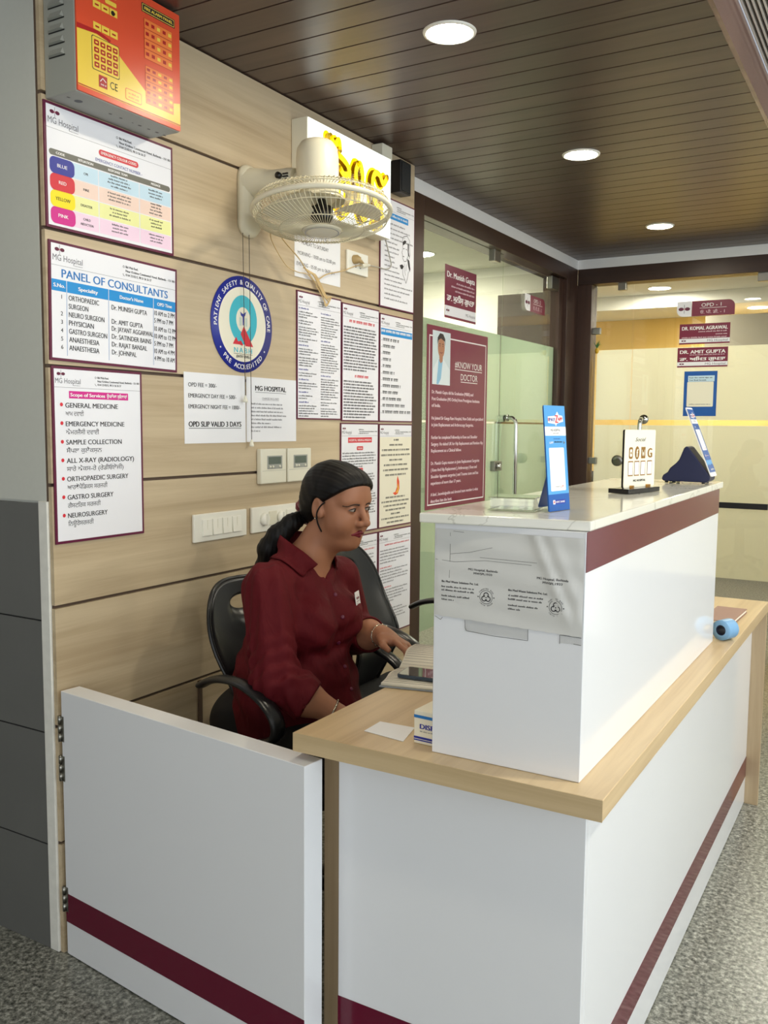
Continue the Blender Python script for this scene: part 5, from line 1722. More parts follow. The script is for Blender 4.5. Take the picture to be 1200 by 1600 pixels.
# round accreditation emblem
mb = MB()
R = 0.1495
mb.lathe([(R, 0.0), (R, 0.003)], 'navy_ink', 72)
z = .0032
mb.disc(0, 0, R * .775, 'cream_print', z, n=64)
mb.ring(0.002, R * .10, R * .235, R * .455, 'teal_ink', z + .0003, 0, 2 * PI, 56, e=1.12)
mb.poly([(-.040, -.058), (-.010, -.050), (.0, -.062), (-.004, -.066)], 'red_ink', z + .0004)
mb.poly([(-.050, -.063), (-.034, -.040), (-.026, -.052), (-.012, -.063)], 'red_ink', z + .0005)
mb.poly([(.004, -.004), (.050, -.066), (.012, -.066), (-.012, -.030)], 'red_ink', z + .0006)
mb.poly([(-.014, .040), (-.004, .034), (.004, .034), (.016, .042), (.010, .028), (.004, .024), (.003, -.002), (-.001, -.002), (-.002, .024), (-.010, .028)], 'navy_ink', z + .0005)
mb.disc(.001, .038, .004, 'cream_print', z + .0007, n=12)
for x in (-.016, -.010, .012, .018):
    mb.rect(x, -.004, x + .0015, .022, 'teal_ink', z + .0004)
mb.text('NABH', 0, -.088, .0165, 'teal_ink', al='C', w=.088, bold=.01, z=z + .0004, sp=1.3)
mb.rect(-.046, -.0925, .046, -.0912, 'ink', z + .0004)
mb.text('(ENTRY LEVEL)', 0, -.1035, .0085, 'ink', al='C', w=.066, bold=.03, z=z + .0004)
mb.arc_text('PATIENT SAFETY & QUALITY OF CARE', 0, 0, R * .825, R * .105, 'white_ink', PI / 2, 3.35, True, .02, z + .0003)
mb.arc_text('PRE ACCREDITED', 0, 0, R * .825, R * .105, 'white_ink', -PI / 2, 1.55, False, .02, z + .0003)
for s_ in (-1, 1):
    mb.disc(s_ * R * .885 * math.sin(.95), -R * .885 * math.cos(.95), .0028, 'white_ink', z + .0003, n=10)
o = mb.build('round_emblem')
tag(o, 'round accreditation emblem with dark blue ring on the panelled wall', 'emblem')
place(o, (0.0006, 0.743, 1.696), (0, 1, 0), (0, 0, 1))

# ---------------------------------------------------------------- signs on the glass walls
def glass_sign(name, label, a0, z0, a1, z1, wall, thick=0.0015, cat='sign', key='maroon_sign'):
    w, h = a1 - a0, z1 - z0
    mb = MB()
    if key:
        mb.box((0, 0, 0), (w, h, thick), key)
    mb.T = Matrix.Translation((0, 0, thick))
    def close():
        mb.T = None
        o = mb.build(name)
        tag(o, label, cat)
        if wall == 'door':
            place(o, (GX + 0.0006, a0, z0), *WALL)
        else:
            place(o, (a0, GY - 0.0006, z0), *FACE)
        return o
    return mb, w, h, close


mb, w, h, close = glass_sign('name_plate', 'maroon doctor name plate with a white strip, high on the glass beside the door frame', 2.420, 1.908, 2.778, 2.160, 'door')
mb.text('Dr. Munish Gupta', w * .06, h * .775, h * .115, 'white_ink', w=w * .88, bold=.03, z=.0004)
for k, ww in enumerate((.60, .76, .64)):
    mb.fine(w * (.95 - ww), h * (.71 - k * .075), w * .95, 1, h * .06, 'pinkish_ink', .0004, fr=.6, ragged=.01, last=.02)
mb.text('ਡਾ. ਮੁਨੀਸ਼ ਗੁਪਤਾ', w * .06, h * .335, h * .115, 'white_ink', w=w * .87, bold=.05, z=.0004)
mb.rect(0, h * .045, w, h * .235, 'board', .0004)
logo(mb, w * .09, h * .145, 1.1, .0006)
mb.text('MG Hospital', w * .66, h * .105, h * .06, 'grey_ink', w=w * .31, z=.0006)
close()

mb, w, h, close = glass_sign('doctor_poster', 'large maroon poster with a portrait and white text on the glass beside the counter', 2.242, 0.985, 2.936, 1.858, 'door')
for (x0, y0, x1, y1) in ((.022, .020, w - .022, .026), (.022, h - .052, w - .022, h - .046), (.022, .020, .028, h - .046), (w - .028, .020, w - .022, h - .046)):
    mb.rect(x0, y0, x1, y1, 'white_ink', .0004)
px0, py0, px1, py1 = .055, h * .685, .245, h - .022
mb.rect(px0, py0, px1, py1, 'sky_print', .0006)
pc = (px0 + px1) / 2
mb.poly([(px0 + .006, py0), (px1 - .002, py0), (px1 - .004, py0 + .075), (pc + .050, py0 + .105), (pc + .018, py0 + .125), (pc - .030, py0 + .125), (pc - .060, py0 + .100), (px0 + .008, py0 + .070)], 'coat_white', .0008)
mb.poly([(pc - .030, py0 + .122), (pc + .014, py0 + .122), (pc - .004, py0 + .030), (pc - .030, py0 + .002), (pc - .050, py0 + .002)], 'shirt_print', .0010)
mb.poly([(pc - .024, py0 + .14), (pc + .014, py0 + .14), (pc + .012, py0 + .112), (pc - .008, py0 + .102), (pc - .022, py0 + .112)], 'skin_print', .0011)
mb.disc(pc - .004, py0 + .178, .036, 'skin_print', .0012, ry=.050)
mb.poly([(pc - .046, py0 + .190), (pc - .044, py0 + .222), (pc - .020, py0 + .244), (pc + .014, py0 + .242), (pc + .036, py0 + .220), (pc + .036, py0 + .186), (pc + .030, py0 + .208), (pc - .010, py0 + .220), (pc - .034, py0 + .210)], 'hair_print', .0014)
for s_ in (-1, 1):
    mb.rect(pc - .004 + s_ * .016 - .008, py0 + .192, pc - .004 + s_ * .016 + .008, py0 + .1955, 'hair_print', .0014)
    mb.disc(pc - .004 + s_ * .016, py0 + .184, .0045, 'hair_print', .0014, ry=.0025, n=10)
mb.line([(pc - .018, py0 + .154), (pc - .004, py0 + .150), (pc + .012, py0 + .155)], .003, 'lip', .0014)
mb.text('#KNOW YOUR', w * .43, h * .790, h * .038, 'white_ink', w=w * .47, z=.0006)
mb.rect(w * .43, h * .778, w * .90, h * .782, 'white_ink', .0006)
mb.text('DOCTOR', w * .53, h * .722, h * .038, 'white_ink', w=w * .29, z=.0006)
mb.rect(w * .53, h * .710, w * .82, h * .714, 'white_ink', .0006)
paras = [(.640, ['Dr. Munish Gupta did his Graduation (MBBS) and', 'Post Graduation (MS Ortho) from Prestigious Institutes', 'of India.']),
         (.498, ['He Joined Sir Ganga Ram Hospital, New Delhi and specialized', 'in Joint Replacement and Arthroscopy Surgeries.']),
         (.392, ['Further he completed Fellowship in Knee and Shoulder', 'Surgery. He visited UK for Hip Replacement and Revision Hip', 'Replacement as a Clinical fellow.']),
         (.250, ['Dr. Munish Gupta masters in Joint Replacement Surgeries', '( Knee And Hip Replacement ), Arthroscopy ( Knee and', 'Shoulder ligament surgeries ) and Trauma cases and has', 'experience of more than 17 years.']),
         (.078, ['A kind , knowledgeable and devoted team member is what', 'describes him the best.'])]
for y0, ls in paras:
    for k, t_ in enumerate(ls):
        mb.text(t_, .055, h * (y0 - k * .0365) - .004, h * .0185, 'pinkish_ink', w=min(w - .095, .0101 * len(t_)), bold=.03, z=.0006)
close()

def door_number(mb, w, h, num):
    r_ = h * .42
    p = [(0, h), (0, h * .42)] + [(r_ - r_ * math.cos(t), r_ - r_ * math.sin(t)) for t in [k * PI / 16 for k in range(0, 9)]] + [(w * .26, 0), (w * .26, h)]
    mb.poly([(w * .262, 0), (w, 0)] + [(w - r_ + r_ * math.cos(t), h - r_ + r_ * math.sin(t)) for t in [k * PI / 16 for k in range(0, 9)]] + [(w * .262, h)], 'maroon_sign', .0)
    mb.poly(p[::-1] if False else [(r_ - r_ * math.cos(t), r_ - r_ * math.sin(t)) for t in [k * PI / 16 for k in range(0, 9)]] + [(w * .26, 0), (w * .26, h), (0, h)], 'board', .0)
    logo(mb, w * .13, h * .5, 2.2 * w / .338, .0004)
    mb.text('OPD - ' + num, w * .60, h * .60, h * .24, 'white_ink', al='C', w=w * .34, z=.0004)
    mb.rect(w * .40, h * .50, w * .86, h * .525, 'white_ink', .0004)
    mb.text('ਓ. ਪੀ. ਡੀ. - ' + num, w * .62, h * .15, h * .20, 'pinkish_ink', al='C', w=w * .42, z=.0004)


mb, w, h, close = glass_sign('door_number_sign', 'maroon and white room number sign on the left glass door near its top', 3.452, 2.062, 3.782, 2.156, 'door', key=None)
door_number(mb, w, h, '2')
close()
FX = lambda x: 1.838 + (x - 1.838) * 1.0078
FZ = lambda z: 1.38 + (z - 1.38) * 1.0078
mb, w, h, close = glass_sign('door_number_sign', 'maroon and white room number sign at the top of the far glass', FX(.552), FZ(2.069), FX(.890), FZ(2.160), 'far', key=None)
door_number(mb, w, h, '1')
close()
for (nm, pun, zz0, zz1, xx0, lbl) in (('DR. KOMAL AGRAWAL', None, 1.900, 2.023, .573, 'maroon doctor name strip directly under the room number sign on the far glass'),
                                     ('DR. AMIT GUPTA', 'ਡਾ. ਅਮਿਤ ਗੁਪਤਾ', 1.760, 1.879, .566, 'maroon doctor name strip just above the blue square on the far glass')):
    mb, w, h, close = glass_sign('name_plate', lbl, FX(xx0), FZ(zz0), FX(xx0 + .296), FZ(zz1), 'far')
    mb.text(nm, w * .05, h * .70, h * .18, 'white_ink', w=w * .90, bold=.03, z=.0004)
    if pun:
        mb.fine(w * .25, h * .66, w * .95, 1, h * .09, 'pinkish_ink', .0004, fr=.6, ragged=.02, last=.02)
        mb.text(pun, w * .05, h * .34, h * .17, 'white_ink', w=w * .90, bold=.05, z=.0004)
    else:
        mb.fine(w * .38, h * .64, w * .95, 1, h * .1, 'pinkish_ink', .0004, fr=.6, ragged=.02, last=.02)
        mb.fine(w * .72, h * .50, w * .95, 1, h * .1, 'pinkish_ink', .0004, fr=.6, ragged=.02, last=.02)
        mb.fine(w * .05, h * .36, w * .95, 1, h * .1, 'pinkish_ink', .0004, fr=.6, ragged=.02, last=.02)
    mb.rect(0, h * .075, w, h * .27, 'board', .0004)
    logo(mb, w * .09, h * .17, .9, .0006)
    mb.text('MG Hospital', w * .56, h * .115, h * .11, 'grey_ink', w=w * .40, z=.0006)
    close()
mb, w, h, close = glass_sign('scan_sign', 'bright blue sign with a white square on the far frosted glass', FX(.612), FZ(1.461), FX(.807), FZ(1.735), 'far', key='card_navy')
mb.rect(w * .12, h * .77, w * .92, h * .90, 'pale_blue', .0003)
mb.text('Scan the name tips on', w * .15, h * .845, h * .028, 'ink', w=w * .70, bold=.03, z=.0005)
mb.text('Your Book Seconds', w * .15, h * .79, h * .028, 'ink', w=w * .52, bold=.03, z=.0005)
mb.rrect(w * .10, h * .21, w * .90, h * .765, w * .03, 'cream_print', .0004)
mb.fine(w * .18, h * .275, w * .82, 1, h * .035, 'grey_ink', .0006, fr=.6, ragged=.02, last=.02)
close()
pn = thing('hanging_pineapple', 'tiny yellow pineapple ornament with green leaves stuck on the far glass', 'ornament', (FX(.062), GY - 0.022, FZ(1.861)))
MB().ball((0, 0, 0.018), (0.013, 0.012, 0.019), 'fruit', 14, 10).build('fruit_body', pn)
lf = MB()
for k in range(9):
    a = 2 * PI * k / 9
    lf.tube([(0, 0, 0.034), (0.010 * math.cos(a), 0.008 * math.sin(a), 0.052), (0.026 * math.cos(a), 0.014 * math.sin(a), 0.060 + 0.012 * (k % 3))], [0.004, 0.0045, 0.0006], 'leaf', 6, flat=.5)
lf.build('leaf_crown', pn)

# ================================================================ the seated woman (sculpted as smooth blended volumes, then meshed)
def A(*p):
    return np.array(p, dtype=np.float64)


def smin(a, b, k):
    h = np.clip(0.5 + 0.5 * (b - a) / k, 0, 1)
    return b * (1 - h) + a * h - k * h * (1 - h)


def smax(a, b, k):
    return -smin(-a, -b, k)


def ell(P, c, r):
    q = (P - A(*c))
    k0 = np.sqrt(((q / A(*r)) ** 2).sum(1))
    k1 = np.sqrt(((q / (A(*r) ** 2)) ** 2).sum(1)) + 1e-9
    return k0 * (k0 - 1) / k1


def cap(P, a, b, ra, rb=None):
    a, b = A(*a), A(*b)
    rb = ra if rb is None else rb
    d = b - a
    t = np.clip(((P - a) @ d) / (d @ d), 0, 1)
    return np.sqrt(((P - a - t[:, None] * d) ** 2).sum(1)) - (ra + (rb - ra) * t)


HC = A(0.492, 0.541, 1.167)
hf = A(0.990, -0.100, -0.130); hf /= np.linalg.norm(hf)
hl_ = A(0.10, 0.995, 0.0); hl_ /= np.linalg.norm(hl_)
hl_ = hl_ - hf * (hl_ @ hf); hl_ /= np.linalg.norm(hl_)
hu = np.cross(hf, hl_)
HM = np.stack([hf, hl_, hu])            # rows: head axes


def to_head(P):
    return (P - HC) @ HM.T


def from_head(q):
    return HC + np.asarray(q) @ HM


tf = A(0.9986, -0.0523, 0.0)
tl = A(0.0523, 0.9986, 0.0)
TC = A(0.408, 0.500, 0.0)
TM = np.stack([tf, tl, A(0, 0, 1)])


def to_torso(P):
    return (P - TC) @ TM.T


def from_torso(q):
    return TC + np.asarray(q) @ TM


def d_lips(q):
    y = np.abs(q[:, 1])
    qq = np.stack([q[:, 0], y, q[:, 2]], 1)
    up = smin(cap(qq, (0.0902, 0.004, -0.0602), (0.0832, 0.0245, -0.0662), 0.0048, 0.0028), cap(qq, (0.0897, 0, -0.0612), (0.0902, 0.004, -0.0602), 0.0046), 0.003)
    lo = cap(qq, (0.0885, 0.0, -0.0692), (0.0826, 0.0225, -0.0672), 0.0060, 0.0028)
    return np.minimum(up, lo)


def d_head(P):
    q = to_head(P)
    y = np.abs(q[:, 1])
    m = np.stack([q[:, 0], y, q[:, 2]], 1)
    d = ell(q, (-0.012, 0, 0.032), (0.090, 0.074, 0.080))
    d = smin(d, ell(q, (0.030, 0, -0.020), (0.056, 0.063, 0.078)), 0.03)
    d = smin(d, ell(q, (0.026, 0, -0.060), (0.050, 0.055, 0.046)), 0.028)          # jaw
    d = smin(d, ell(q, (0.064, 0, -0.091), (0.020, 0.022, 0.017)), 0.024)          # chin
    d = smin(d, ell(q, (0.018, 0, -0.094), (0.050, 0.044, 0.026)), 0.032)           # under the chin
    d = smin(d, ell(m, (0.052, 0.038, -0.036), (0.031, 0.028, 0.032)), 0.022)      # cheeks
    d = smin(d, ell(m, (0.066, 0.026, 0.022), (0.017, 0.030, 0.012)), 0.022)       # brow
    d = smin(d, ell(q, (0.060, 0, 0.050), (0.026, 0.048, 0.036)), 0.03)            # forehead
    d = smax(d, -ell(m, (0.096, 0.031, 0.003), (0.017, 0.019, 0.0125)), 0.012)     # eye sockets
    nose = cap(q, (0.082, 0, 0.012), (0.106, 0, -0.028), 0.0072, 0.0092)
    nose = smin(nose, ell(q, (0.1075, 0, -0.032), (0.0118, 0.0105, 0.0098)), 0.008)
    nose = smin(nose, ell(m, (0.096, 0.0125, -0.036), (0.0115, 0.0075, 0.0085)), 0.006)
    d = smin(d, nose, 0.010)
    d = smax(d, -ell(m, (0.102, 0.0065, -0.0445), (0.006, 0.0035, 0.0035)), 0.003)
    d = smin(d, ell(q, (0.075, 0, -0.066), (0.012, 0.022, 0.017)), 0.016)          # muzzle
    # eyelids
    eb = A(0.0735, 0.0310, 0.0015)
    d = smin(d, np.sqrt(((m - eb) ** 2).sum(1)) - 0.0136, 0.0035)
    # ears
    e = ell(m, (-0.006, 0.0735, -0.006), (0.0165, 0.010, 0.030))
    e = smax(e, -ell(m, (-0.003, 0.0840, -0.003), (0.0090, 0.0060, 0.019)), 0.004)
    e = smin(e, ell(m, (0.008, 0.0715, -0.020), (0.008, 0.006, 0.012)), 0.006)
    d = smin(d, e, 0.005)
    return d


# arms (world points)
SHR, ELR, CUR, WRR = A(.408, .345, .958), A(.472, .292, .735), A(.540, .322, .690), A(.612, .362, .648)
SHL, ELL_, CUL, WRL = A(.432, .650, .945), A(.440, .715, .765), A(.525, .655, .786), A(.602, .612, .800)


def d_torso(P):
    q = to_torso(P)
    s = q * A(1.0, 0.76, 1.0)
    d = cap(s, (-0.062, 0, 0.56), (-0.040, 0, 0.70), 0.136, 0.126)
    d = smin(d, cap(s, (-0.040, 0, 0.70), (-0.012, 0, 0.875), 0.126, 0.102), 0.05)
    d = smin(d, ell(q, (0.055, 0, 0.655), (0.100, 0.135, 0.115)), 0.06)             # belly
    d = smin(d, cap(s, (-0.006, 0, 0.875), (0.006, 0, 0.955), 0.105, 0.066), 0.05)
    m = np.stack([q[:, 0], np.abs(q[:, 1]), q[:, 2]], 1)
    d = smin(d, ell(m, (0.080, 0.064, 0.850), (0.066, 0.064, 0.070)), 0.05)
    d = smin(d, cap(m, (-0.005, 0.06, 0.985), (0.000, 0.148, 0.945), 0.050, 0.052), 0.05)
    return d


def d_neck(P):
    a = from_head((-0.022, 0, -0.055)); b = from_torso((0.000, 0, 0.985))
    a = a + hf * 0.012
    d = cap(P, a, b, 0.053, 0.060)
    d = smin(d, cap(P, b, from_torso((0.0, 0, 0.93)), 0.056, 0.05), 0.04)
    return d


def hand(P, wrist, fwd, palm_n, side, curl=0.6, spread=1.0, k=1.0):
    """palm, four unequal fingers with two bends and a thumb; side is towards the thumb"""
    f = A(*fwd); f = f / np.linalg.norm(f)
    n = A(*palm_n); n = n - f * (n @ f); n = n / np.linalg.norm(n)        # palm side (fingers curl to it)
    t = np.cross(f, n)
    if t @ A(*side) < 0:
        t = -t
    q = np.stack([(P - wrist) @ f, (P - wrist) @ t, (P - wrist) @ n], 1) / k
    d = ell(q, (0.046, 0.0, 0.0), (0.046, 0.036, 0.0135))
    d = smin(d, cap(q, (-0.01, 0, 0), (0.02, 0, 0), 0.023, 0.022), 0.02)
    d = smin(d, ell(q, (0.034, 0.024, 0.006), (0.030, 0.015, 0.014)), 0.012)
    fs = [(0.027, 0.036, 0.0078), (0.0095, 0.040, 0.0082), (-0.0085, 0.037, 0.0078), (-0.0255, 0.029, 0.0070)]
    for i, (y, L, r) in enumerate(fs):
        a0 = curl * (0.55 + 0.10 * i); a1 = a0 + curl * 1.05; a2 = a1 + curl * 0.75
        p0 = A(0.082 - 0.10 * abs(y) * (1 if y < 0 else 0.5), y, 0.0)
        sp = y * 0.10 * spread
        p1 = p0 + L * A(math.cos(a0), sp, math.sin(a0))
        p2 = p1 + L * 0.66 * A(math.cos(a1), sp, math.sin(a1))
        p3 = p2 + L * 0.52 * A(math.cos(a2), sp * .5, math.sin(a2))
        fi = smin(cap(q, p0 * A(.9, 1, 1), p1, r * 1.06, r), cap(q, p1, p2, r, r * .93), 0.004)
        fi = smin(fi, cap(q, p2, p3, r * .93, r * .76), 0.004)
        d = smin(d, fi, 0.006)
    th = smin(cap(q, (0.022, 0.030, 0.008), (0.052, 0.050, 0.018), 0.0125, 0.0098), cap(q, (0.052, 0.050, 0.018), (0.078, 0.054, 0.024), 0.0095, 0.0072), 0.005)
    d = smin(d, th, 0.010)
    return d * k


def d_arms(P):
    d = cap(P, SHR, ELR, 0.048, 0.042)
    d = np.minimum(d, smin(cap(P, ELR, CUR, 0.042, 0.045), cap(P, CUR, WRR, 0.044, 0.027), 0.02))
    d = smin(d, hand(P, WRR, (0.85, 0.25, -0.35), (-0.35, 0.1, -1), (0, 1, 0), 0.45), 0.012)
    e = cap(P, SHL, ELL_, 0.048, 0.042)
    e = np.minimum(e, smin(cap(P, ELL_, CUL, 0.042, 0.043), cap(P, CUL, WRL, 0.041, 0.026), 0.02))
    e = smin(e, hand(P, WRL, (0.95, -0.22, -0.13), (-0.12, -0.30, -1), (0, -1, 0), 0.62), 0.012)
    return np.minimum(d, e)


def d_body(P):
    d = smin(d_head(P), d_neck(P), 0.022)
    d = smin(d, d_torso(P) + 0.017, 0.03)
    return smin(d, d_arms(P), 0.012)


def ripple(P):
    return (0.0022 * np.sin(P[:, 2] * 95 + P[:, 0] * 42 + 2.2 * np.sin(P[:, 1] * 30)) + 0.0016 * np.sin(P[:, 2] * 48 - P[:, 1] * 85 + P[:, 0] * 60))


def d_sleeves(P):
    r = cap(P, SHR, ELR, 0.066, 0.060)
    r = smin(r, cap(P, ELR, CUR, 0.060, 0.058), 0.02)
    l = cap(P, SHL, ELL_, 0.058, 0.058)
    l = smin(l, cap(P, ELL_, CUL, 0.059, 0.053), 0.02)
    # folds at the elbow and along the hanging cloth
    ax = (ELR - SHR) / np.linalg.norm(ELR - SHR)
    s_ = (P - SHR) @ ax
    w_r = np.exp(-(((P - (ELR - ax * 0.03)) ** 2).sum(1)) / 0.006)
    r = r + w_r * 0.0060 * np.sin(s_ * 120 + P[:, 0] * 110 - P[:, 1] * 60 + 0.6) + 0.0030 * np.sin(P[:, 0] * 95 + P[:, 1] * 70 + P[:, 2] * 14) + 0.0015 * np.sin(P[:, 0] * 190 - P[:, 1] * 120 + P[:, 2] * 30)
    # cut square at the cuffs
    for (E_, C_, nm) in ((ELR, CUR, 'r'), (ELL_, CUL, 'l')):
        a = (C_ - E_) / np.linalg.norm(C_ - E_)
        cut = (P - (C_ + a * 0.018)) @ a
        if nm == 'r':
            r = smax(r, cut, 0.004)
        else:
            l = smax(l, cut, 0.004)
    # open cuffs
    r = smax(r, -smax(cap(P, ELR, CUR + (CUR - ELR) * 0.6, 0.046, 0.049), -((P - CUR) @ ((CUR - ELR) / np.linalg.norm(CUR - ELR)) + 0.012), 0.003), 0.003)
    l = smax(l, -smax(cap(P, ELL_, CUL + (CUL - ELL_) * 0.6, 0.045, 0.046), -((P - CUL) @ ((CUL - ELL_) / np.linalg.norm(CUL - ELL_)) + 0.012), 0.003), 0.003)
    return np.minimum(r, l)


VZ = 0.962


def d_shirt(P):
    q = to_torso(P)
    d = d_torso(P) + ripple(P)
    # skirt of the shirt over the lap
    s = q * A(1.0, 0.76, 1.0)
    d = smin(d, cap(s, (0.0, 0, 0.565), (0.115, 0, 0.562), 0.132, 0.080), 0.05)
    d = smax(d, 0.505 - q[:, 2], 0.01)
    d = smin(d, d_sleeves(P), 0.025)
    # neck opening: a V in front, round behind
    y = np.abs(q[:, 1] - 0.010)
    v = np.maximum(y - (q[:, 2] - VZ) * 0.54, -(q[:, 0] - 0.0))
    d = smax(d, -v, 0.004)
    d = smax(d, -(cap(P, from_torso((-0.002, 0, 1.072)), from_torso((0.0, 0, 1.2)), 0.060, 0.060)), 0.004)
    # placket ridge
    rid = np.abs(q[:, 1] - 0.010) - 0.015
    front = (q[:, 0] > 0.02) & (q[:, 2] < VZ)
    d = np.where(front, d - 0.0022 * np.clip(-rid / 0.003, 0, 1), d)
    return d


def d_trouser(P):
    d = cap(P, (0.285, 0.41, 0.535), (0.70, 0.375, 0.525), 0.082, 0.062)
    d = np.minimum(d, cap(P, (0.285, 0.59, 0.535), (0.715, 0.60, 0.525), 0.082, 0.062))
    d = smin(d, ell(P, (0.27, 0.50, 0.56), (0.13, 0.175, 0.095)), 0.05)
    d = smin(d, cap(P, (0.70, 0.375, 0.525), (0.66, 0.375, 0.10), 0.060, 0.044), 0.02)
    d = smin(d, cap(P, (0.715, 0.60, 0.525), (0.675, 0.60, 0.10), 0.060, 0.044), 0.02)
    return d


def d_shoes(P):
    d = smin(ell(P, (0.70, 0.375, 0.045), (0.115, 0.042, 0.042)), ell(P, (0.715, 0.60, 0.045), (0.115, 0.042, 0.042)), 0.001)
    return np.maximum(d, 0.004 - P[:, 2])


def d_hair(P):
    q = to_head(P)
    m = np.stack([q[:, 0], np.abs(q[:, 1]), q[:, 2]], 1)
    d = ell(q, (-0.012, 0, 0.034), (0.0965, 0.0800, 0.0855))
    d = smin(d, ell(q, (0.0595, 0, 0.050), (0.0300, 0.053, 0.0405)), 0.03)
    d = smin(d, ell(m, (0.028, 0.018, 0.048), (0.052, 0.054, 0.050)), 0.03)
    d = smin(d, ell(q, (-0.060, 0, -0.020), (0.044, 0.052, 0.050)), 0.04)
    # combed strands
    ang = np.arctan2(q[:, 1], q[:, 2] - 0.0)
    d = d + 0.0005 * np.sin(ang * 26 + q[:, 0] * 18) + 0.0004 * np.sin(ang * 61 + 9 * q[:, 0])
    # hairline: over the forehead, sweeping down across the temple to the ear, round behind it to the nape
    face = np.maximum((0.004 + 0.80 * (q[:, 0] - 0.004) + 0.10 * q[:, 1]) - q[:, 2] * -1.0 * 0 - q[:, 2], 0 * q[:, 0])
    face = q[:, 2] - (0.002 + 0.78 * (q[:, 0] - 0.004) - 0.06 * q[:, 1])      # >0 hair
    ear = ell(m, (-0.004, 0.088, -0.008), (0.022, 0.030, 0.031))
    d = smax(d, -face * 0.75, 0.006)
    low = (q[:, 2] + 0.058) - 0.5 * np.minimum(0, q[:, 0] + 0.05)
    back = -(q[:, 0] + 0.016)                                                  # >0 behind the ear
    d2 = ell(q, (-0.012, 0, 0.030), (0.0945, 0.0790, 0.0855))
    d2 = smin(d2, ell(q, (-0.058, 0, -0.026), (0.044, 0.054, 0.050)), 0.04)
    d2 = smax(d2, -back, 0.006)
    d2 = smax(d2, -low, 0.008)
    d2 = d2 + 0.0010 * np.sin(q[:, 2] * 140 + q[:, 0] * 160)
    d = smin(d, d2, 0.010)
    return smax(d, -ear, 0.004)


PONY = [from_head((-0.088, 0.004, -0.036)), A(.376, .492, 1.112), A(.345, .474, 1.078), A(.318, .466, 1.040), A(.296, .474, .985), A(.285, .480, .93)]


def d_pony(P):
    rs = [0.017, 0.022, 0.028, 0.028, 0.023, 0.010]
    d = None
    for i in range(len(PONY) - 1):
        c = cap(P, PONY[i], PONY[i + 1], rs[i], rs[i + 1])
        d = c if d is None else smin(d, c, 0.02)
    return d + 0.0007 * np.sin(P[:, 1] * 420 + P[:, 0] * 260) + 0.0004 * np.sin(P[:, 0] * 500 - P[:, 2] * 160)


def sculpt(dfun, lo, hi, h):
    """sparse evaluation, then surface nets"""
    lo, hi = np.array(lo, float), np.array(hi, float)
    B = 8
    nb = np.ceil((hi - lo) / (h * B)).astype(int)
    n = nb * B + 1
    c = [lo[i] + (np.arange(nb[i]) + 0.5) * h * B for i in range(3)]
    G = np.stack(np.meshgrid(*c, indexing='ij'), -1).reshape(-1, 3)
    dc = dfun(G)
    near = np.abs(dc) < h * B * 1.35
    D = np.empty(n, np.float32)
    D[:] = 1.0
    sgn = np.where(dc < 0, -1.0, 1.0).reshape(nb)
    big = np.repeat(np.repeat(np.repeat(sgn, B, 0), B, 1), B, 2)
    D[:-1, :-1, :-1] = big
    idx = np.argwhere(near.reshape(nb))
    off = np.stack(np.meshgrid(np.arange(B + 1), np.arange(B + 1), np.arange(B + 1), indexing='ij'), -1).reshape(-1, 3)
    I = (idx[:, None, :] * B + off[None]).reshape(-1, 3)
    flat = np.unique(I[:, 0] * (n[1] * n[2]) + I[:, 1] * n[2] + I[:, 2])
    I = np.stack([flat // (n[1] * n[2]), (flat // n[2]) % n[1], flat % n[2]], 1)
    val = np.empty(len(I), np.float32)
    for s in range(0, len(I), 200000):
        val[s:s + 200000] = dfun(lo + I[s:s + 200000] * h)
    D[I[:, 0], I[:, 1], I[:, 2]] = val
    D[np.abs(D) < 1e-7] = 1e-7
    neg = D < 0
    # cells crossed by the surface
    cnt = np.zeros(n - 1, np.int8)
    for a in (0, 1):
        for b in (0, 1):
            for e in (0, 1):
                cnt += neg[a:n[0] - 1 + a, b:n[1] - 1 + b, e:n[2] - 1 + e]
    act = np.argwhere((cnt > 0) & (cnt < 8))
    ids = -np.ones(n - 1, np.int32)
    ids[act[:, 0], act[:, 1], act[:, 2]] = np.arange(len(act))
    pos = np.zeros((len(act), 3)); num = np.zeros(len(act))
    for ax in range(3):
        o1, o2 = [i for i in range(3) if i != ax]
        for a in (0, 1):
            for b in (0, 1):
                p = act.copy(); p[:, o1] += a; p[:, o2] += b
                r = p.copy(); r[:, ax] += 1
                d0 = D[p[:, 0], p[:, 1], p[:, 2]].astype(float); d1 = D[r[:, 0], r[:, 1], r[:, 2]].astype(float)
                x = (d0 < 0) != (d1 < 0)
                t = np.where(x, d0 / np.where(x, d0 - d1, 1), 0)
                q = p.astype(float); q[:, ax] += t
                pos += q * x[:, None]; num += x
    V = lo + pos / num[:, None] * h
    quads = []
    for ax in range(3):
        o1, o2 = [(1, 2), (2, 0), (0, 1)][ax]
        sl0 = [slice(None)] * 3; sl1 = [slice(None)] * 3
        sl0[ax] = slice(0, n[ax] - 1); sl1[ax] = slice(1, n[ax])
        x = neg[tuple(sl0)] != neg[tuple(sl1)]
        E = np.argwhere(x)
        E = E[(E[:, o1] > 0) & (E[:, o2] > 0) & (E[:, o1] < n[o1] - 1) & (E[:, o2] < n[o2] - 1)]
        def cell(da, db):
            p = E.copy(); p[:, o1] -= da; p[:, o2] -= db
            return ids[p[:, 0], p[:, 1], p[:, 2]]
        q = np.stack([cell(1, 1), cell(0, 1), cell(0, 0), cell(1, 0)], 1)
        flip = ~neg[E[:, 0], E[:, 1], E[:, 2]]
        q[flip] = q[flip][:, ::-1]
        quads.append(q)
    Q = np.concatenate(quads)
    return V, Q[(Q >= 0).all(1)]


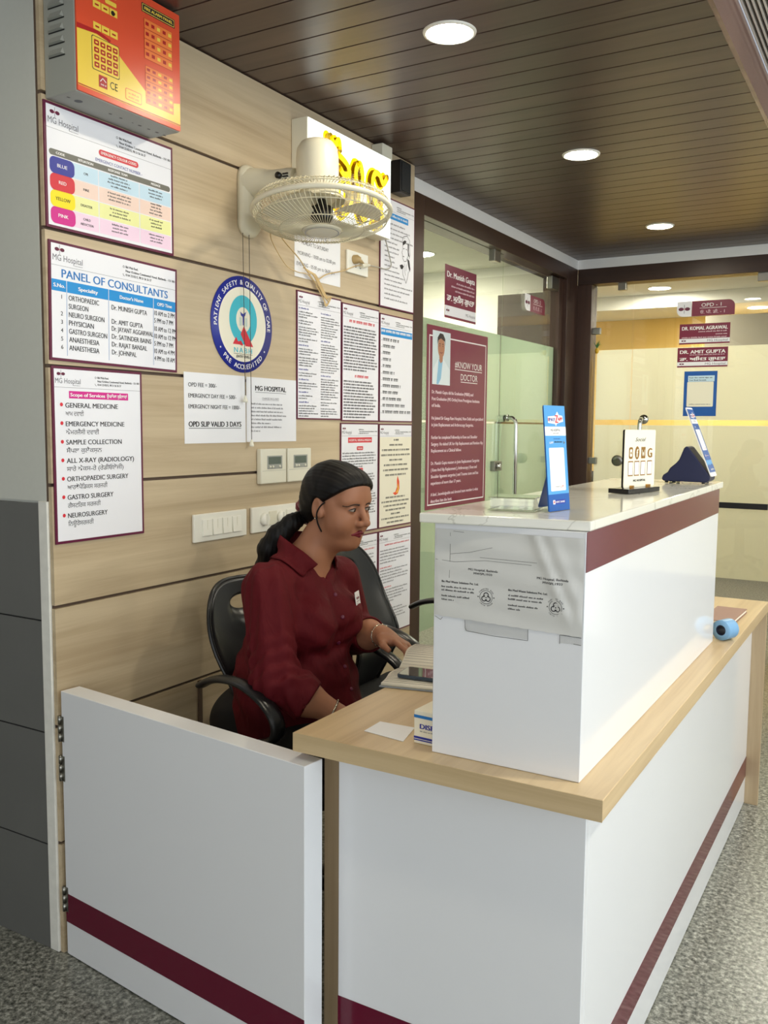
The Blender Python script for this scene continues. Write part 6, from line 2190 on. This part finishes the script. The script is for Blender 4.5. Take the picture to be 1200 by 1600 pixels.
def sculpt_obj(name, dfun, lo, hi, h, mats, parent=None, classify=None, relax=1):
    V, Q = sculpt(dfun, lo, hi, h)
    for _ in range(relax):            # light smoothing, then pull back to the surface
        acc = np.zeros_like(V); c = np.zeros(len(V))
        for a in range(4):
            np.add.at(acc, Q[:, a], V[Q[:, (a + 1) % 4]]); np.add.at(c, Q[:, a], 1)
            np.add.at(acc, Q[:, a], V[Q[:, (a + 3) % 4]]); np.add.at(c, Q[:, a], 1)
        V = 0.5 * V + 0.5 * acc / np.maximum(c, 1)[:, None]
        e = 1e-4
        d0 = dfun(V)
        g = np.stack([dfun(V + A(*(e if i == k else 0 for i in range(3)))) - d0 for k in range(3)], 1) / e
        V = V - np.clip(d0 / np.maximum((g ** 2).sum(1), 0.05), -h, h)[:, None] * g
    me = bpy.data.meshes.new(name)
    me.from_pydata(V.tolist(), [], Q.tolist())
    for m_ in mats:
        me.materials.append(M[m_])
    if classify is not None:
        me.polygons.foreach_set('material_index', classify(V[Q].mean(1)).astype(int).tolist())
    me.polygons.foreach_set('use_smooth', [True] * len(Q))
    me.update()
    o = bpy.data.objects.new(name, me)
    COL.objects.link(o)
    if parent is not None:
        o.parent = parent
    return o


def grad(dfun, P, e=2e-4):
    d0 = dfun(P)
    g = np.stack([dfun(P + A(*(e if i == k else 0 for i in range(3)))) - d0 for k in range(3)], 1)
    return d0, g / np.maximum(np.linalg.norm(g, axis=1), 1e-12)[:, None]


def onto(dfun, P, lift=0.0, it=6):
    P = np.array(P, float)
    for _ in range(it):
        d0, g = grad(dfun, P)
        P = P - (d0 - lift)[:, None] * g
    return P


person = sculpt_obj('person', d_body, (0.22, 0.18, 0.56), (0.80, 0.80, 1.32), 0.0026, ['skin'], None)
sculpt_obj('lips', lambda P: d_lips(to_head(P)), (0.540, 0.48, 1.06), (0.62, 0.59, 1.14), 0.0012, ['lip'], person)
tag(person, 'woman in a maroon shirt seated at the desk, looking to the right, hair tied back', 'person')
sculpt_obj('hair', d_hair, (0.33, 0.42, 1.05), (0.64, 0.68, 1.32), 0.0030, ['hair'], person)
sculpt_obj('ponytail', d_pony, (0.22, 0.40, 0.88), (0.46, 0.60, 1.20), 0.0035, ['hair'], person)
sculpt_obj('shirt', d_shirt, (0.10, 0.16, 0.49), (0.70, 0.84, 1.10), 0.0038, ['shirt'], person)
sculpt_obj('trousers', d_trouser, (0.10, 0.26, 0.06), (0.84, 0.74, 0.72), 0.009, ['trouser'], person)
sculpt_obj('shoes', d_shoes, (0.56, 0.30, -0.01), (0.86, 0.68, 0.12), 0.006, ['black'], person)

# eyes and brows
gaze = A(0.95, 0.20, -0.16) / np.linalg.norm(A(0.95, 0.20, -0.16))
for s_ in (-1, 1):
    c = A(0.0735, s_ * 0.031, 0.0015)
    NA, NB, RE = 28, 12, 0.0147
    def lid(a):                                    # lower and upper lid lines, a across the eye from nose to temple
        k = 1 - abs(a) ** 2.2
        return -0.0036 * k - 0.0006 * a, 0.0052 * k * (1 - 0.12 * a) + 0.0004 * a
    def eye_pt(a, z, r=RE):
        y = 0.0140 * a
        x = math.sqrt(max(1e-8, r * r - y * y - z * z))
        return c + A(x, s_ * y, z)
    vs, fw_, fi = [], [], []
    for j in range(NB + 1):
        for i in range(NA + 1):
            a = -1 + 2 * i / NA
            lo_, up_ = lid(a)
            vs.append(eye_pt(a, lo_ + (up_ - lo_) * j / NB))
    for j in range(NB):
        for i in range(NA):
            q = [j * (NA + 1) + i, j * (NA + 1) + i + 1, (j + 1) * (NA + 1) + i + 1, (j + 1) * (NA + 1) + i]
            if s_ < 0:
                q = q[::-1]
            m_ = sum(vs[k] for k in q) / 4 - c
            m_ = m_ / np.linalg.norm(m_)
            (fi if m_ @ gaze > math.cos(0.44) else fw_).append(tuple(q))
    W_ = [tuple(from_head(p)) for p in vs]
    eo = MB().add(W_, fw_, 'eye_white', True).build('eye', person)
    MB().add(W_, fi, 'iris', True).build('iris', eo)
    ed = [tuple(from_head(eye_pt(a, lid(a)[1], RE + 0.0003))) for a in np.linspace(-1, 1, 13)]
    MB().tube(ed, [0.0005, 0.0009, 0.0012, 0.0014, 0.0015, 0.0016, 0.0016, 0.0016, 0.0016, 0.0015, 0.0014, 0.0012, 0.0006], 'brow', 8).build('eyelash', person)
    ed = [tuple(from_head(eye_pt(a, lid(a)[0], RE))) for a in np.linspace(-0.9, 0.95, 11)]
    MB().tube(ed, 0.0004, 'brow', 6).build('lower_lash', person)
    P_ = np.array([from_head((0.084 - 0.020 * t * t, s_ * (0.013 + 0.039 * t), 0.0180 + 0.0050 * math.sin(PI * min(1, t * 0.75 + .08)) - 0.0055 * t * t)) for t in np.linspace(0, 1, 14)])
    P_ = onto(d_body, P_, 0.0001)
    wd = [0.0030 * (1 - 0.72 * t) + 0.0004 for t in np.linspace(0, 1, 14)]
    MB().tube([tuple(p) for p in P_], wd, 'brow', 8, flat=0.35, up=tuple(hf)).build('eyebrow', person)
# loose strand in front of the ear, earring
st = np.array([from_head(p) for p in ((0.018, -0.073, 0.014), (0.008, -0.0795, 0.0), (0.001, -0.081, -0.02), (0.004, -0.077, -0.045), (0.014, -0.069, -0.068))])
MB().tube(spline([tuple(p) for p in st], 6), 0.0034, 'hair', 8, flat=.6).build('hair_strand', person)
MB().ball(tuple(from_head((-0.004, -0.0795, -0.034))), 0.003, 'silver', 12, 8).build('earring', person)
# hair tie
sc = MB()
ax = (PONY[1] - PONY[0]) / np.linalg.norm(PONY[1] - PONY[0])
c0 = PONY[0] * 0.86 + PONY[1] * 0.14
u_ = np.cross(ax, A(0, 0, 1)); u_ /= np.linalg.norm(u_); w_ = np.cross(ax, u_)
pts, rr = [], []
for k in range(48):
    a = 2 * PI * k / 48
    pts.append(tuple(c0 + (u_ * math.cos(a) + w_ * math.sin(a)) * (0.031 + 0.002 * math.sin(7 * a)) + ax * 0.003 * math.sin(9 * a)))
    rr.append(0.0145 + 0.003 * math.sin(9 * a + 1))
sc.tube(pts, rr, 'scrunchie', 12, closed=True)
sc.build('scrunchie', person)

# collar: a folded band; in the torso frame, mirrored
def collar_side(s_):
    n_ = 16
    inner, outer = [], []
    ctrl_i = [(-0.058, 0.000, 1.085), (-0.042, 0.046, 1.084), (0.002, 0.064, 1.070), (0.054, 0.058, 1.042), (0.086, 0.042, 1.012)]
    ctrl_o = [(-0.094, 0.000, 1.045), (-0.078, 0.070, 1.044), (-0.012, 0.104, 1.028), (0.044, 0.102, 1.006), (0.080, 0.074, 0.988)]
    ci = spline([(a, s_ * b, c) for a, b, c in ctrl_i], 5)
    co_ = spline([(a, s_ * b, c) for a, b, c in ctrl_o], 5)
    ci = np.array([from_torso(tuple(p)) for p in ci]); co_ = np.array([from_torso(tuple(p)) for p in co_])
    rows = []
    for k in range(7):
        t_ = k / 6
        L_ = ci * (1 - t_) + co_ * t_
        if k > 0:
            S_ = onto(d_shirt, L_, 0.0060 if k < 6 else 0.0035, 6)
            q_ = min(1.0, t_ * 1.5)
            L_ = L_ * (1 - q_) + S_ * q_
        rows.append(L_)
    V, F = [], []
    m_ = len(ci)
    for k in range(7):
        V += [tuple(p) for p in rows[k]]
    for k in range(6):
        for i in range(m_ - 1):
            a = k * m_ + i
            F.append((a, a + 1, a + m_ + 1, a + m_))
    mb = MB().add(V, F, 'shirt', True)
    o = mb.build('collar', person)
    so2 = o.modifiers.new('thick', 'SOLIDIFY'); so2.thickness = 0.0030; so2.offset = 0
    return o
collar_side(-1); collar_side(1)

# buttons, badge, bracelets
for z in (0.945, 0.865, 0.785, 0.725, 0.665):
    p0 = onto(d_shirt, np.array([from_torso((0.13, 0.010, z))]), 0.0, 14)
    _, g = grad(d_shirt, p0)
    b = MB()
    R_ = Vector(g[0]).to_track_quat('Z', 'Y').to_matrix().to_4x4(); R_.translation = Vector(p0[0])
    b.T = R_
    b.lathe([(0.0055, 0.0), (0.0056, 0.0015), (0.004, 0.0022), (0.0, 0.0020)], 'maroon_ink', 16)
    b.build('button', person)
p0 = onto(d_shirt, np.array([from_torso((0.15, 0.100, 0.920))]), 0.0, 14)
_, g = grad(d_shirt, p0)
gz = Vector((g[0][0], g[0][1], 0.15 * g[0][2])).normalized(); uu = Vector((0, 0, 1)).cross(gz).normalized(); vv = gz.cross(uu)
R_ = Matrix((uu, vv, gz)).transposed().to_4x4(); R_.translation = Vector(p0[0]) + gz * 0.006
b = MB(); b.T = R_
b.box((-0.019, -0.022, 0), (0.019, 0.022, 0.0015), 'paper')
b.T = R_ @ Matrix.Translation((0, 0, 0.0017))
logo(b, 0, 0.004, 0.8, 0)
b.fine(-0.013, -0.003, 0.013, 2, 0.006, 'grey_ink', 0, fr=.5, ragged=.02)
b.build('name_badge', person)
def bracelet(W, E, r, w, key):
    a = (W - E) / np.linalg.norm(W - E)
    c0 = W - a * 0.012
    u_ = np.cross(a, A(0, 0, 1)); u_ /= np.linalg.norm(u_); v_ = np.cross(a, u_)
    mb = MB()
    mb.tube([tuple(c0 + (u_ * math.cos(t) + v_ * math.sin(t)) * r) for t in [2 * PI * k / 40 for k in range(40)]], w, key, 8, closed=True)
    for k in range(14):
        t = 2 * PI * k / 14
        mb.ball(tuple(c0 + (u_ * math.cos(t) + v_ * math.sin(t)) * (r + 0.0006)), w * 1.5, key, 8, 6)
    mb.build('bracelet', person)
bracelet(WRR, CUR, 0.0315, 0.0022, 'silver')
bracelet(WRL, CUL, 0.0300, 0.0018, 'silver')
